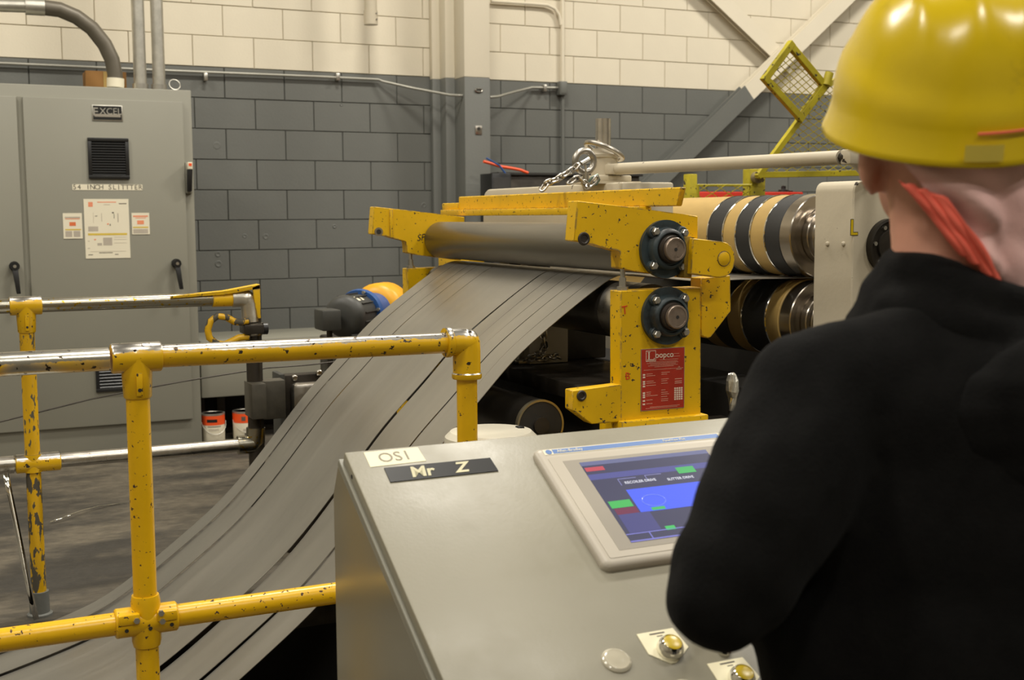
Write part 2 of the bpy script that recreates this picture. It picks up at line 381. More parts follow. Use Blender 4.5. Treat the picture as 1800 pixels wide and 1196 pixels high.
# thin horizontal conduit under the paint line, diving behind the column
zz = PY(400, 129, WY-.03).z
mb = MB(); mb.tube([(-3, WY-.03, zz), (PY(300, 120, WY-.03).x, WY-.03, zz), PY(560, 135, WY-.03), PY(665, 140, WY-.03), PY(672, 143, WY-.04), PY(725, 155, 8.12), PY(790, 167, 7.98), PY(806, 168, 7.93), PY(813, 168, 7.93)], .0095, 8)
c1 = thing('wall_conduit', 'thin grey conduit along the paint line bending down to the column', 'conduit', (2, WY-.03, zz)); part('pipe', mb, M_cdull, c1)
for px in (361, 593): p = PY(px, 134, WY-.03); mb = MB(); mb.box(p.x-.012, p.x+.012, WY-.05, WY-.002, p.z-.03, p.z+.02, .003); part('strap', mb, M_zinc, c1)
mb = MB(); mb.tube([PY(861, 171, 7.93), PY(875, 170, 7.95), PY(900, 163, 8.1), PY(935, 154, WY-.03), PY(985, 154.5, WY-.03)], .0095, 8)
c2 = thing('wall_conduit', 'thin grey conduit running from the column to the small junction box', 'conduit', (4, WY-.03, 2.2)); part('pipe', mb, M_cdull, c2)
p = PY(957, 154, WY-.03); mb = MB(); mb.box(p.x-.012, p.x+.012, WY-.05, WY-.002, p.z-.03, p.z+.02, .003); part('strap', mb, M_zinc, c2)
p = PY(990, 155, WY-.06); jb = thing('junction_box', 'small grey junction box on the wall right of the column', 'box', (p.x, WY-.04, p.z))
mb = MB(); mb.box(p.x-.03, p.x+.03, WY-.07, WY-.002, p.z-.05, p.z+.05, .004); part('box_body', mb, M_wallg, jb)
mb = MB(); mb.box(p.x-.022, p.x+.022, WY-.074, WY-.07, p.z-.04, p.z+.04, .002); part('cover', mb, M_wallg, jb)
xj = PY(989, 100, WY-.03).x; zj = p.z
vc = thing('riser_conduit', 'slim vertical conduit on the wall above and below the junction box', 'conduit', (xj, WY-.03, 1)); 
mb = MB(); mb.cyl((xj, WY-.03, zj+.05), (xj, WY-.03, 6.5), .014, 10); part('pipe', mb, M_wallw, vc, 'off-white painted upper pipe')
mb = MB(); mb.cyl((xj, WY-.03, .5), (xj, WY-.03, zj-.05), .014, 10); part('pipe', mb, M_wallg, vc, 'grey painted lower pipe')
mb = MB(); mb.tube([PY(x, y, WY-.03) for x, y in ((863, 2), (940, 7), (962, 9), (975, 15), (983, 26), (986, 44))], .012, 8)
single('elbow_conduit', mb, M_wallw, 'off-white conduit elbow joining the riser at the top of the picture', 'conduit')
p = PY(652, 43, 8.0); ps = thing('pipe_stub', 'short white capped pipe hanging down in front of the white wall', 'pipe', (p.x, 8.0, p.z))
mb = MB(); mb.cyl((p.x, 8.0, p.z), (p.x, 8.0, 6.5), .043, 18); part('pipe', mb, M_white, ps)
mb = MB(); mb.cyl((p.x, 8.0, p.z-.002), (p.x, 8.0, p.z+.09), .047, 18); cp = part('collar', mb, M_white, ps)
for dz in (.03, .07): mb = MB(); mb.cyl((p.x+.026, 7.965, p.z+dz), (p.x+.028, 7.955, p.z+dz), .006, 8); part('rivet', mb, M_steel, cp)
p = PY(307, 149, 8.1); mb = MB(); mb.tube([(p.x+.034*math.cos(i*PI/8), 8.1+.02*math.sin(i*PI/8), p.z+.034*math.sin(i*PI/8)) for i in range(16)], .0035, 6, True)
mb.cyl((p.x, 8.1, p.z-.034), (p.x-.01, 7.84, CZ-.002), .0035, 6)
single('wire_ring', mb, M_galv, 'small wire ring sticking up behind the cabinet corner', 'ring')
a, b = PY(148, 130, 7.75), PY(219, 130, 7.75)
mb = MB(); mb.box(a.x, b.x, 7.68, 7.84, CZ+.001, PY(170, 130, 7.75).z+.01, .002); bx = thing('cardboard_box', 'small brown cardboard box on top of the cabinet behind the bent conduit', 'box', ((a.x+b.x)/2, 7.76, CZ))
part('carton', mb, M_card, bx); mb = MB(); mb.box(a.x+.1, a.x+.13, 7.677, 7.68, CZ+.002, PY(170, 130, 7.75).z+.008); part('tape', mb, M_tan, bx)

# ================================================================== ELECTRICAL CABINET
CX0, CX1 = -1.05, PY(336, 160, CY).x
cab = thing('electrical_cabinet', 'tall grey electrical cabinet with two doors against the block wall', 'cabinet', (.4, 7.5, 0))
mb = MB(); mb.box(CX0, CX1, CY+.004, CBK, 0, CZ, .006); part('body', mb, M_cab, cab)
dz0, dz1 = PY(200, 747, CY-.02).z, PY(45, 170, CY-.02).z
dxl, dxr = PY(50, 400, CY-.02).x, PY(322, 200, CY-.02).x
mb = MB(); mb.box(dxl, dxr, CY-.02, CY+.004, dz0, dz1, .004); d1 = part('door', mb, M_cab, cab)
dxe = PY(39, 400, CY-.02).x
mb = MB(); mb.box(CX0+.04, dxe, CY-.02, CY+.004, dz0, dz1, .004); d2 = part('door', mb, M_cab, cab)
mb = MB(); mb.box(dxe, dxl, CY-.004, CY+.003, dz0, dz1); part('center_post', mb, M_cab, cab)
FY = CY-.02
def pF(x, y): return PY(x, y, FY)
def handle(px, py, py2, par):
    p = pF(px, py); q = pF(px+7, py2)
    mb = MB(); mb.cyl((p.x, FY, p.z), (p.x, FY-.03, p.z), .027, 18)
    h = part('handle', mb, M_black, par)
    mb = MB(); mb.prism([(p.x-.016, FY-.034, p.z), (p.x+.016, FY-.034, p.z), (q.x+.011, FY-.05, q.z), (q.x-.011, FY-.05, q.z)], (0, -.018, 0), .004); part('lever', mb, M_black, h)
    mb = MB(); mb.cyl((p.x, FY-.03, p.z), (p.x, FY-.056, p.z), .023, 18); part('hub', mb, M_black, h)
    mb = MB(); mb.cyl((p.x, FY-.056, p.z), (p.x, FY-.059, p.z), .009, 12); part('keyhole', mb, M_zinc, h)
handle(309, 463, 508, cab); handle(25, 468, 516, cab)
# disconnect handle on the right edge
p = pF(331, 292); q = pF(332, 337)
mb = MB(); mb.box(p.x-.018, p.x+.02, FY-.005, CY+.01, q.z-.01, p.z+.02, .004); dh = part('disconnect_switch', mb, M_cab, cab)
mb = MB(); mb.prism([(p.x-.014, FY-.05, p.z-.02), (p.x+.016, FY-.05, p.z-.02), (q.x+.013, FY-.03, q.z), (q.x-.013, FY-.03, q.z)], (0, .03, 0), .005); part('lever', mb, M_black, dh)
mb = MB(); mb.box(p.x-.012, p.x+.014, FY-.055, FY-.01, p.z-.02, p.z+.02, .002); part('warning_tag', mb, M_wht, dh, 'white and orange tag')
mb = MB(); mb.box(p.x-.008, p.x+.010, FY-.0565, FY-.055, p.z-.002, p.z+.014); part('tag_print', mb, M_orange, dh)
# vents
def vent(x0, y0, x1, y1, n):
    a = pF(x0, y0); b = pF(x1, y1)
    mb = MB(); f = .02
    for (u0, u1, v0, v1) in ((a.x, b.x, a.z-f, a.z), (a.x, b.x, b.z, b.z+f), (a.x, a.x+f, b.z+f, a.z-f), (b.x-f, b.x, b.z+f, a.z-f)):
        mb.box(u0, u1, FY-.014, FY-.0005, v0, v1, .002)
    v = part('vent', mb, M_black, cab)
    mb = MB(); mb.box(a.x+f, b.x-f, FY-.003, FY-.0008, b.z+f, a.z-f); part('filter', mb, M_blackm, v)
    for i in range(n):
        z = b.z+f+(a.z-b.z-2*f)*(i+.5)/n; h = (a.z-b.z-2*f)/n
        mb = MB(); mb.prism([(a.x+f, FY-.012, z-h*.42), (a.x+f, FY-.012, z-h*.22), (a.x+f, FY-.004, z+h*.35), (a.x+f, FY-.004, z+h*.15)], (b.x-a.x-2*f, 0, 0)); part('slat', mb, M_black, v)
vent(153, 242, 228, 315, 13); vent(166, 612, 232, 686, 12)
# EXCEL nameplate
a = pF(161, 184); b = pF(216, 213.5)
mb = MB(); mb.box(a.x, b.x, FY-.004, FY-.0005, b.z, a.z, .001); npl = part('nameplate', mb, M_galv, cab)
mb = MB(); mb.box(a.x+.006, b.x-.006, FY-.0048, FY-.004, b.z+.006, a.z-.006); part('nameplate_face', mb, M_black, npl)
cx = (a.x+b.x)/2; part('lettering', text_mesh('E', .062, M_galv, (cx-.064, FY-.0052, a.z-.040), (1, 0, 0), (0, 0, 1), bold=.0006), M_galv, npl)
part('lettering', text_mesh('XCEL', .05, M_galv, (cx+.018, FY-.0052, a.z-.036), (1, 0, 0), (0, 0, 1)), M_galv, npl)
mb = MB(); mb.box(a.x+.012, b.x-.012, FY-.0056, FY-.0049, b.z+.022, b.z+.038); part('silver_bar', mb, M_bezeld, npl)
# 54 INCH SLITTER tape
a = pF(127, 324); b = pF(250.5, 336)
mb = MB(); mb.box(a.x, b.x, FY-.0015, FY-.0004, b.z+.004, a.z, 0); tp = part('label_strip', mb, M_wht, cab)
Mtd = mat('text_dark', srgb(84, 80, 70), .6)
for k, ch_ in enumerate('54 INCH SLITTTER'):
    if ch_ != ' ': part('lettering', text_mesh(ch_, .038, Mtd, (a.x+(b.x-a.x)*(k+.5)/16, FY-.0019, (a.z+b.z)/2+.002), (1, 0, 0), (0, 0, 1)), None, tp)
# instruction sheets
def sheet(x0, y0, x1, y1, x2, items, lb):
    a = pF(x0, y0); b = pF(x1, y1); sk = (x2-x0)*(b.x-a.x)/(x1-x0) if x1 != x0 else 0
    mb = MB(); mb.prism([(a.x, FY-.0005, a.z), (b.x, FY-.0005, a.z), (b.x, FY-.0005, b.z), (a.x, FY-.0005, b.z)], (0, -.002, 0)); s = part('paper_notice', mb, M_wht, cab, lb)
    W = b.x-a.x; H = a.z-b.z
    for k, (u0, v0, u1, v1, m) in enumerate(items):
        mb = MB(); mb.box(a.x+W*u0, a.x+W*u1, FY-.0029-.00002*k, FY-.0025, a.z-H*v1, a.z-H*v0); part('printed_mark', mb, m, s)
Mgr = mat('print_gray', srgb(176, 166, 150), .7); Mog = mat('print_orange', srgb(222, 140, 104), .7); Mye = mat('print_yellow', srgb(206, 178, 70), .7); Mdk = mat('print_dark', srgb(90, 84, 74), .7)
it = [(.1, .05, .2, .13, Mog), (.3, .045, .72, .06, Mog), (.44, .09, .58, .1, Mgr), (.78, .07, .95, .085, Mdk), (.08, .46, .3, .54, Mgr), (.07, .575, .94, .61, Mye),
      (.4, .65, .6, .78, Mgr), (.64, .64, .93, .645, Mgr), (.64, .68, .93, .685, Mgr), (.64, .74, .93, .745, Mgr), (.27, .74, .37, .78, Mgr), (.06, .7, .1, .71, Mgr), (.05, .82, .1, .83, Mgr),
      (.2, .67, .24, .69, Mog), (.1, .88, .9, .885, Mgr), (.3, .9, .6, .91, Mdk), (.06, .93, .16, .94, Mdk), (.65, .93, .73, .94, Mdk), (.2, .23, .205, .4, Mgr), (.38, .24, .39, .38, Mgr),
      (.62, .22, .66, .24, Mdk), (.66, .25, .67, .33, Mdk), (.5, .41, .54, .43, Mog), (.56, .42, .58, .45, Mdk), (.74, .24, .76, .39, Mgr), (.24, .28, .29, .29, Mdk)]
sheet(146.5, 350, 229.5, 453.5, 146.5, it, 'large white instruction sheet with an orange heading')
it = [(.1, .14, .9, .2, Mgr), (.12, .21, .88, .24, Mog), (.33, .35, .66, .5, mat('print_orange2', srgb(214, 110, 60), .7)), (.1, .62, .92, .67, Mye), (.1, .7, .45, .93, Mgr), (.53, .7, .88, .93, Mgr)]
sheet(110, 375, 145.5, 419.5, 110, it, 'small white notice left of the large sheet')
it = [(.08, .12, .92, .19, Mog), (.2, .22, .8, .25, Mog), (.3, .35, .68, .53, mat('print_orange3', srgb(226, 140, 100), .7)), (.06, .64, .92, .7, Mye), (.06, .75, .9, .95, Mgr)]
sheet(231, 374.5, 263.5, 412, 231, it, 'small white notice right of the large sheet')

# low grey enclosure beside the cabinet, with open base
LY = 7.30; a = PY(347, 612, LY); b = PY(347, 701, LY)
enc = thing('low_enclosure', 'low light grey enclosure on legs, right beside the tall cabinet', 'enclosure', (1.9, 7.5, 0))
mb = MB(); mb.box(CX1+.012, 2.75, LY, 7.85, b.z, a.z+.04, .006); part('housing', mb, M_cab, enc)
for i, x in enumerate((CX1+.02, CX1+.145, CX1+.33, 2.05, 2.68)):
    mb = MB(); mb.box(x, x+.05, LY+.22, LY+.27, 0, b.z+.001, .003); part('leg', mb, M_motor, enc)
mb = MB(); mb.box(CX1+.02, 2.73, LY+.5, LY+.52, 0.0, b.z); part('rear_panel', mb, M_blackm, enc)
# paint cans
def can(px, lb, mark):
    base = PZ(px, 772 if px < 400 else 765, 0); r = .068; h = .175
    base = V((base.x, 7.33, 0))
    t = thing('paint_can', lb, 'can', base, 'paint cans under the grey enclosure')
    mb = MB(); mb.lathe(base, (0, 0, 1), [(0, r-.002), (.004, r), (h-.004, r), (h, r-.002)], 28); part('body', mb, M_wht, t)
    mb = MB(); mb.lathe(base, (0, 0, 1), [(h-.065, r+.0008), (h-.008, r+.0008)], 28, False); part('orange_band', mb, M_orange, t)
    mb = MB(); mb.lathe(base+V((0, 0, h)), (0, 0, 1), [(-.006, r+.002), (.004, r+.002), (.004, r-.006), (.0, r-.008), (0, .001)], 28); part('lid', mb, M_galv, t)
    mb = MB(); mb.tube([base+V((r*math.cos(-PI+i*PI/10)*1.06, -.01+r*math.sin(-PI+i*PI/10)*1.05, h*.72-.07*math.sin(i*PI/10))) for i in range(11)], .0016, 6); part('wire_handle', mb, M_galv, t)
    me = MB()
    for (u0, u1, z0, z1, m) in mark:
        mb = MB(); n = 4; vs = []
        for i in range(n): 
            a0 = -PI/2+u0+(u1-u0)*i/n; a1 = -PI/2+u0+(u1-u0)*(i+1)/n
            mb.quad(base+V((math.cos(a0)*(r+.0016), math.sin(a0)*(r+.0016), z0)), base+V((math.cos(a1)*(r+.0016), math.sin(a1)*(r+.0016), z0)),
                    base+V((math.cos(a1)*(r+.0016), math.sin(a1)*(r+.0016), z1)), base+V((math.cos(a0)*(r+.0016), math.sin(a0)*(r+.0016), z1)))
        part('label_print', mb, m, t)
can(370, 'paint can with orange band, left one under the grey enclosure', [(-.75, .15, .128, .146, M_black), (-.7, .5, .1, .104, Mdk), (-.6, .3, .085, .087, Mgr), (-.6, .3, .078, .08, Mgr)])
can(420, 'paint can with orange band and round mark, right one under the grey enclosure', [(-.45, -.1, .125, .15, Mdk), (-.2, .15, .03, .05, Mdk), (-.3, .3, .06, .075, Mgr)])

# black cabinet, cable tray and orange cable behind the machine
a = PY(864, 305, 7.6); b = PY(893, 330, 7.6)
mb = MB(); mb.box(a.x-.02, b.x, 7.55, 7.75, 0, a.z, .005); bk = thing('black_box', 'black upright box behind the machine right of the column', 'box', ((a.x+b.x)/2, 7.65, 0)); part('body', mb, M_black, bk)
mb = MB(); mb.box(a.x-.01, b.x-.01, 7.546, 7.55, .2, a.z-.03, .002); part('front_panel', mb, M_blackm, bk)
a = PY(893, 306, 7.9); b = PY(1046, 306, 7.9); dt = thing('dark_cupboard', 'low dark steel cupboard along the wall behind the gearbox', 'cabinet', (b.x, 7.95, 0))
mb = MB(); mb.box(x1+.05, b.x+.35, 7.85, 8.0, 0, a.z-.01, .005); part('body', mb, M_dark, dt); mb = MB(); mb.box(x1+.03, b.x+.37, 7.83, 8.01, a.z-.01, a.z+.01, .003); part('top', mb, M_blackm, dt)
mb = MB(); mb.tube([PY(x, y, 7.75) for x, y in ((850, 284), (868, 289), (880, 293), (900, 296), (915, 299), (922, 302), (928, 304))], .0105, 8); single('orange_cable', mb, M_orange, 'orange cable looping out from behind the column', 'cable')
mb = MB(); mb.tube([PY(x, y, 7.72) for x, y in ((855, 278), (864, 283), (878, 291), (889, 306))], .006, 6); single('blue_cable', mb, M_mblue, 'thin blue cable beside the orange one', 'cable')

# ================================================================== RAILINGS
def fit(mb, a, b, r): mb.cyl(a, b, r, 24)
NRY = 2.60; R1 = .0242
zt = 1.062; zm = .500
xt = PY(240, 640, NRY).x; xe = PY(820, 600, NRY).x
rl = thing('guard_rail', 'yellow pipe guard railing in the foreground with tee and elbow joints', 'railing', (xt, NRY, 0))
mb = MB(); mb.cyl((-2.2, NRY, zt), (xt-.055, NRY, zt), R1, 28); part('top_rail', mb, M_railbare, rl, 'top rail worn to bare metal')
mb = MB(); mb.cyl((xt+.05, NRY, zt), (xe-.04, NRY, zt-.004), R1, 28); part('top_rail', mb, M_railworn, rl)
mb = MB(); mb.cyl((-2.2, NRY, zm), (xt-.06, NRY, zm), R1, 28); part('mid_rail', mb, M_rail, rl)
mb = MB(); mb.cyl((xt+.06, NRY, zm), (xe-.03, NRY, zm), R1, 28); part('mid_rail', mb, M_rail, rl)
mb = MB(); mb.cyl((xt, NRY, 0), (xt, NRY, zt-.05), R1, 28); part('post', mb, M_rail, rl)
mb = MB(); mb.cyl((xe, NRY, 0), (xe, NRY, zt-.05), R1, 28); part('post', mb, M_rail, rl)
def flangefoot(x, y, par, m=M_rail):
    mb = MB(); mb.lathe((x, y, 0), (0, 0, 1), [(0, .055), (.006, .055), (.01, .032), (.05, .031)], 24); f = part('foot_flange', mb, m, par)
    for k in range(4): mb = MB(); mb.cyl((x+.043*math.cos(k*PI/2+.8), y+.043*math.sin(k*PI/2+.8), .006), (x+.043*math.cos(k*PI/2+.8), y+.043*math.sin(k*PI/2+.8), .013), .006, 6); part('bolt', mb, M_zinc, f)
flangefoot(xt, NRY, rl); flangefoot(xe, NRY, rl)
def tee(x, y, z, par, m, r=.0315, half=.05, drop=.085):
    mb = MB(); mb.lathe((x-half, y, z), (1, 0, 0), [(0, r-.002), (.003, r), (2*half-.003, r), (2*half, r-.002)], 28)
    mb.lathe((x, y, z), (0, 0, -1), [(0, r), (r, r-.0005), (drop-.003, r-.003), (drop, r-.005)], 28)
    t = part('tee_fitting', mb, m, par)
    mb = MB(); mb.box(x-.006, x+.006, y-r-.0025, y-r+.006, z-drop+.008, z-.03, .001); part('lug', mb, m, t)
    mb = MB(); mb.cyl((x, y-r-.0028, z-drop+.02), (x, y-r-.0032, z-drop+.02), .004, 10); part('set_screw', mb, M_blackm, t)
    return t
tee(xt, NRY, zt, rl, M_railworn)
# elbow
mb = MB(); c = V((xe, NRY, zt-.003)); r = .0325
pts = [c+V((-.05, 0, 0)), c+V((-.02, 0, 0)), c+V((-.006, 0, -.001)), c+V((0, 0, -.006)), c+V((0, 0, -.02)), c+V((0, 0, -.085))]
mb.tube(pts, r, 28); mb.lathe(c+V((-.055, 0, 0)), (1, 0, 0), [(0, r+.001), (.003, r+.003), (.012, r+.003), (.015, r)], 28); mb.lathe(c+V((0, 0, -.088)), (0, 0, 1), [(0, r+.001), (.003, r+.003), (.012, r+.003), (.015, r)], 28)
bmesh.ops.create_uvsphere(mb.bm, u_segments=24, v_segments=14, radius=r+.0005, matrix=Matrix.Translation(c+V((-.002, 0, -.002))))
part('elbow_fitting', mb, M_railworn, rl)
# cross fitting on mid rail (two collars offset in depth)
mb = MB(); mb.lathe((xt-.064, NRY, zm), (1, 0, 0), [(0, .0285), (.003, .0315), (.125, .0315), (.128, .0285)], 28)
mb.lathe((xt, NRY-.0, zm-.055), (0, 0, 1), [(0, .028), (.012, .0305), (.098, .0305), (.11, .028)], 28)
mb.box(xt-.060, xt-.016, NRY-.036, NRY-.01, zm+.004, zm+.026, .004); mb.box(xt+.018, xt+.060, NRY-.036, NRY-.01, zm+.002, zm+.024, .004)
cf = part('cross_fitting', mb, M_rail, rl)
for dx, dz in ((-.024, .013), (.026, .022), (.028, .004)):
    mb = MB(); mb.cyl((xt+dx, NRY-.034, zm+dz), (xt+dx, NRY-.041, zm+dz), .0065, 6); part('bolt', mb, M_zinc, cf)
for dx, dz in ((-.044, -.008), (.004, -.010), (.048, -.008)):
    mb = MB(); mb.cyl((xt+dx, NRY-.027, zm+dz), (xt+dx, NRY-.0325, zm+dz), .0042, 10); part('screw_hole', mb, M_blackm, cf)
tee_c = MB(); tee_c.lathe((xe-.06, NRY, zm), (1, 0, 0), [(0, .0285), (.003, .0315), (.09, .0315)], 24); part('tee_fitting', tee_c, M_rail, rl)

FRY = 4.34
xf = PY(45, 535, FRY).x; xg = PY(432, 526, FRY).x; zf1 = 1.062; zf2 = .53
fr = thing('guard_rail', 'worn yellow pipe guard railing in the background in front of the cabinet', 'railing', (xf, FRY, 0))
mb = MB(); mb.cyl((-2.2, FRY, zf1), (xf-.04, FRY, zf1), R1, 24); part('top_rail', mb, M_railworn2, fr)
mb = MB(); mb.cyl((xf+.04, FRY, zf1), (xg-.10, FRY, zf1), R1, 24); part('top_rail', mb, M_railworn2, fr, 'long bare steel top rail')
mb = MB(); mb.cyl((xg-.12, FRY, zf1), (xg-.02, FRY, zf1), R1+.003, 24); part('rail_sleeve', mb, M_yel, fr)
xfb = PY(58, 950, FRY).x
mb = MB(); mb.cyl((xf, FRY, zf2), (xf, FRY, zf1-.05), R1, 24); part('post', mb, M_postworn, fr)
mb = MB(); mb.cyl((xf, FRY, .07), (xf, FRY, zf2), R1, 24); part('post', mb, M_postlow, fr)
mb = MB(); mb.cyl((-2.2, FRY, zf2), (xf-.05, FRY, zf2), R1, 24); part('mid_rail', mb, M_railworn2, fr)
xh = PY(430, 780, FRY).x
mb = MB(); mb.cyl((xf+.05, FRY, zf2), (xh, FRY, zf2), R1, 24); part('mid_rail', mb, M_steel, fr, 'bare shiny steel mid rail')
tee(xf, FRY, zf1, fr, M_railworn, drop=.09)
mb = MB(); mb.lathe((xf-.055, FRY, zf2), (1, 0, 0), [(0, .0285), (.003, .0325), (.14, .0325), (.143, .0285)], 24); mb.cyl((xf, FRY, zf2-.03), (xf, FRY, zf2+.03), .031, 24); part('cross_fitting', mb, M_railworn, fr)
mb = MB(); mb.lathe((xf-.13, FRY, zf2), (1, 0, 0), [(0, .03), (.07, .03)], 20); part('clamp', mb, M_steel, fr)
mb = MB(); mb.lathe((xf, FRY, 0), (0, 0, 1), [(0, .042), (.008, .042), (.012, .033), (.085, .032)], 20); part('foot_flange', mb, M_wallg, fr)
# worn elbow at the end of the far top rail and its post
c = V((xg, FRY, zf1))
mb = MB(); mb.tube([c+V((-.05, 0, 0)), c+V((-.015, 0, 0)), c+V((.005, 0, -.006)), c+V((.012, 0, -.02)), c+V((.016, 0, -.085))], .031, 20)
bmesh.ops.create_uvsphere(mb.bm, u_segments=18, v_segments=10, radius=.032, matrix=Matrix.Translation(c+V((.002, 0, -.003))))
part('elbow_fitting', mb, mat('rubbed_silver', (.6, .57, .5, 1), .3, metal=.85, var=.2, vscale=15), fr)
xp = xg+.022
mb = MB(); mb.cyl((xp, FRY, .30), (xp, FRY, zf1-.07), R1+.002, 20); part('end_post', mb, M_dark, fr)
mb = MB(); mb.lathe((xp, FRY, zf1-.09), (0, 0, -1), [(0, .036), (.04, .036), (.045, .033)], 20); part('collar', mb, M_steel, fr)
mb = MB(); c = V((xh+.03, FRY, zf2)); mb.tube([c+V((-.055, 0, 0)), c, c+V((.01, 0, .01)), c+V((.012, 0, .06))], .034, 20); part('elbow_fitting', mb, M_railworn2, fr)
# U-shaped yellow hook
mb = MB(); pu = [(438, 564), (425, 567), (412, 566), (398, 558), (382, 556), (370, 565), (365, 580), (368, 594), (380, 604), (395, 606), (408, 600), (420, 594), (438, 592)]
mb.tube([PY(x, y, FRY-.035) for x, y in pu], .0125, 12); hk = part('latch_hook', mb, M_postlow, fr, 'worn yellow U-shaped hook')
mb = MB(); a = PY(427, 571, FRY-.03); b = PY(462, 586, FRY-.03); mb.box(a.x, b.x, FRY-.055, FRY+.03, b.z, a.z, .004); part('latch_block', mb, M_dark, fr)
mb = MB(); q = PY(463, 578, FRY-.03); mb.cyl((q.x-.002, FRY-.03, q.z), (q.x+.014, FRY-.03, q.z), .021, 16); part('latch_knob', mb, M_black, fr)
# bent angle iron above the elbow
mb = MB(); a = PY(300, 521, FRY-.03); b = PY(395, 512, FRY-.03); c = PY(457, 500, FRY-.03); e = PY(459, 560, FRY-.03)
th = V((0, 0, -.010))
mb.prism([a, b, c, c+V((0, 0, -.016)), b+V((0, 0, -.012)), a+V((0, 0, -.008))], (0, .05, 0), .001)
mb.prism([c, c+V((-.028, 0, -.01)), V((c.x-.012, c.y, e.z)), V((c.x, c.y, e.z))], (0, .008, 0), .001)
part('bent_angle', mb, M_yel, fr, 'bent yellow angle iron, torn at the corner')
mb = MB(); mb.box(c.x-.012, c.x+.004, FRY-.02, FRY+.01, .3, c.z-.02, .001); part('backing_bar', mb, M_dark, fr)
# gate box at its foot
a = PY(440, 675, FRY-.06); b = PY(467, 735, FRY-.06); 
mb = MB(); mb.box(a.x, b.x, FRY-.08, FRY+.04, b.z, a.z, .003); mb.box(b.x-.002, b.x+.08, FRY-.04, FRY+.03, b.z-.01, a.z+.003, .003); part('hinge_box', mb, mat('oily_plate', (.07, .062, .045, 1), .5, var=.4, bump=.4), fr)
# dark pinch unit behind (seen between railing and strip)
g = thing('chute_guide', 'dark steel side guide plate with rounded corner studs beside the strip', 'guide', (1.2, 4.75, 0))
a = PY(500, 660, 4.7); b = PY(600, 760, 4.7)
mb = MB(); mb.box(a.x, a.x+.30, 4.7, 4.76, .35, a.z, .006); part('plate', mb, M_dark, g)
mb = MB(); mb.box(a.x-.03, a.x-.008, 4.66, 4.78, .3, a.z+.01, .004); part('edge_flange', mb, M_motor, g)
for x, y in ((517, 664), (560, 655), (520, 688)):
    p = PY(x, y, 4.7); mb = MB(); mb.lathe((p.x, 4.7, p.z), (0, -1, 0), [(0, .012), (.012, .012), (.016, .008)], 12); part('bolt', mb, M_steel, g)
mb = MB(); mb.box(a.x+.02, a.x+.28, 4.65, 4.70, a.z-.25, a.z-.03, .02); part('boss', mb, M_steel, g)
mb = MB(); mb.box(a.x+.0, a.x+.3, 4.72, 5.0, 0, .36, .004); part('pedestal', mb, M_dark, g)

# ================================================================== MOTOR behind
t = thing('electric_motor', 'dark electric motor with blue gearbox flange and yellow coupling guard near the wall', 'motor', (1.75, 5.5, 0))
ax = V((.66, .75, 0)).normalized(); p0 = PY(600, 558, 5.45)
mb = MB(); mb.lathe(p0, ax, [(0, .06), (.01, .085), (.025, .098), (.05, .102), (.055, .096), (.2, .096)], 30); part('motor_body', mb, M_motor, t)
for k in range(14):
    an = k/14*2*PI; up = V((0, 0, 1)); sd = ax.cross(up)
    d = up*math.cos(an)+sd*math.sin(an); mb = MB(); q = p0+ax*.06+d*.095
    mb.prism([q, q+ax*.13, q+ax*.13+d*.01, q+d*.01], ax.cross(d)*.004); part('cooling_fin', mb, M_motor, t)
mb = MB(); mb.lathe(p0+ax*.2, ax, [(0, .115), (.02, .12), (.03, .12), (.04, .104), (.12, .088), (.2, .09)], 30); bf = part('gear_flange', mb, M_mblue, t)
for k in range(6):
    an = k/6*2*PI+.3; d = V((0, 0, 1))*math.cos(an)+ax.cross(V((0, 0, 1)))*math.sin(an); q = p0+ax*.196+d*.109; mb = MB(); mb.cyl(q, q-ax*.01, .009, 6); part('bolt', mb, M_zinc, bf)
mb = MB(); mb.lathe(p0+ax*.40, ax, [(0, .09), (.02, .125), (.04, .135), (.16, .135), (.19, .12)], 30); part('coupling_guard', mb, mat('guard_orange', srgb(222, 160, 20), .4), t)
a = PY(562, 545, 5.4); b = PY(600, 580, 5.4); mb = MB(); mb.box(a.x, a.x+.09, 5.36, 5.5, b.z, a.z, .008); part('terminal_box', mb, M_motor, t)
mb = MB(); mb.cyl((a.x+.05, 5.42, b.z), (a.x+.05, 5.42, .1), .014, 10); part('cable_whip', mb, M_dark, t)
for (s, e, m) in ((.06, .09, M_wht), (.11, .13, M_wht)):
    q = p0+ax*s; an = -.5; mb = MB()
    for i in range(3):
        a0, a1 = .35+i*.12, .35+(i+1)*.12; f = lambda aa, x: p0+ax*x+(V((0, 0, 1))*math.cos(aa)-ax.cross(V((0, 0, 1)))*math.sin(aa)*-1)*.0975
        mb.quad(f(a0, s), f(a1, s), f(a1, e), f(a0, e))
    part('sticker', mb, m, t)
mb = MB(); mb.box(p0.x+.05, p0.x+.46, 5.40, 6.0, 0, p0.z-.13, .01); part('pedestal', mb, M_dark, t)
mb = MB(); mb.box(p0.x+.04, p0.x+.2, 5.42, 5.6, p0.z-.13, p0.z-.08, .003); part('foot', mb, M_motor, t)

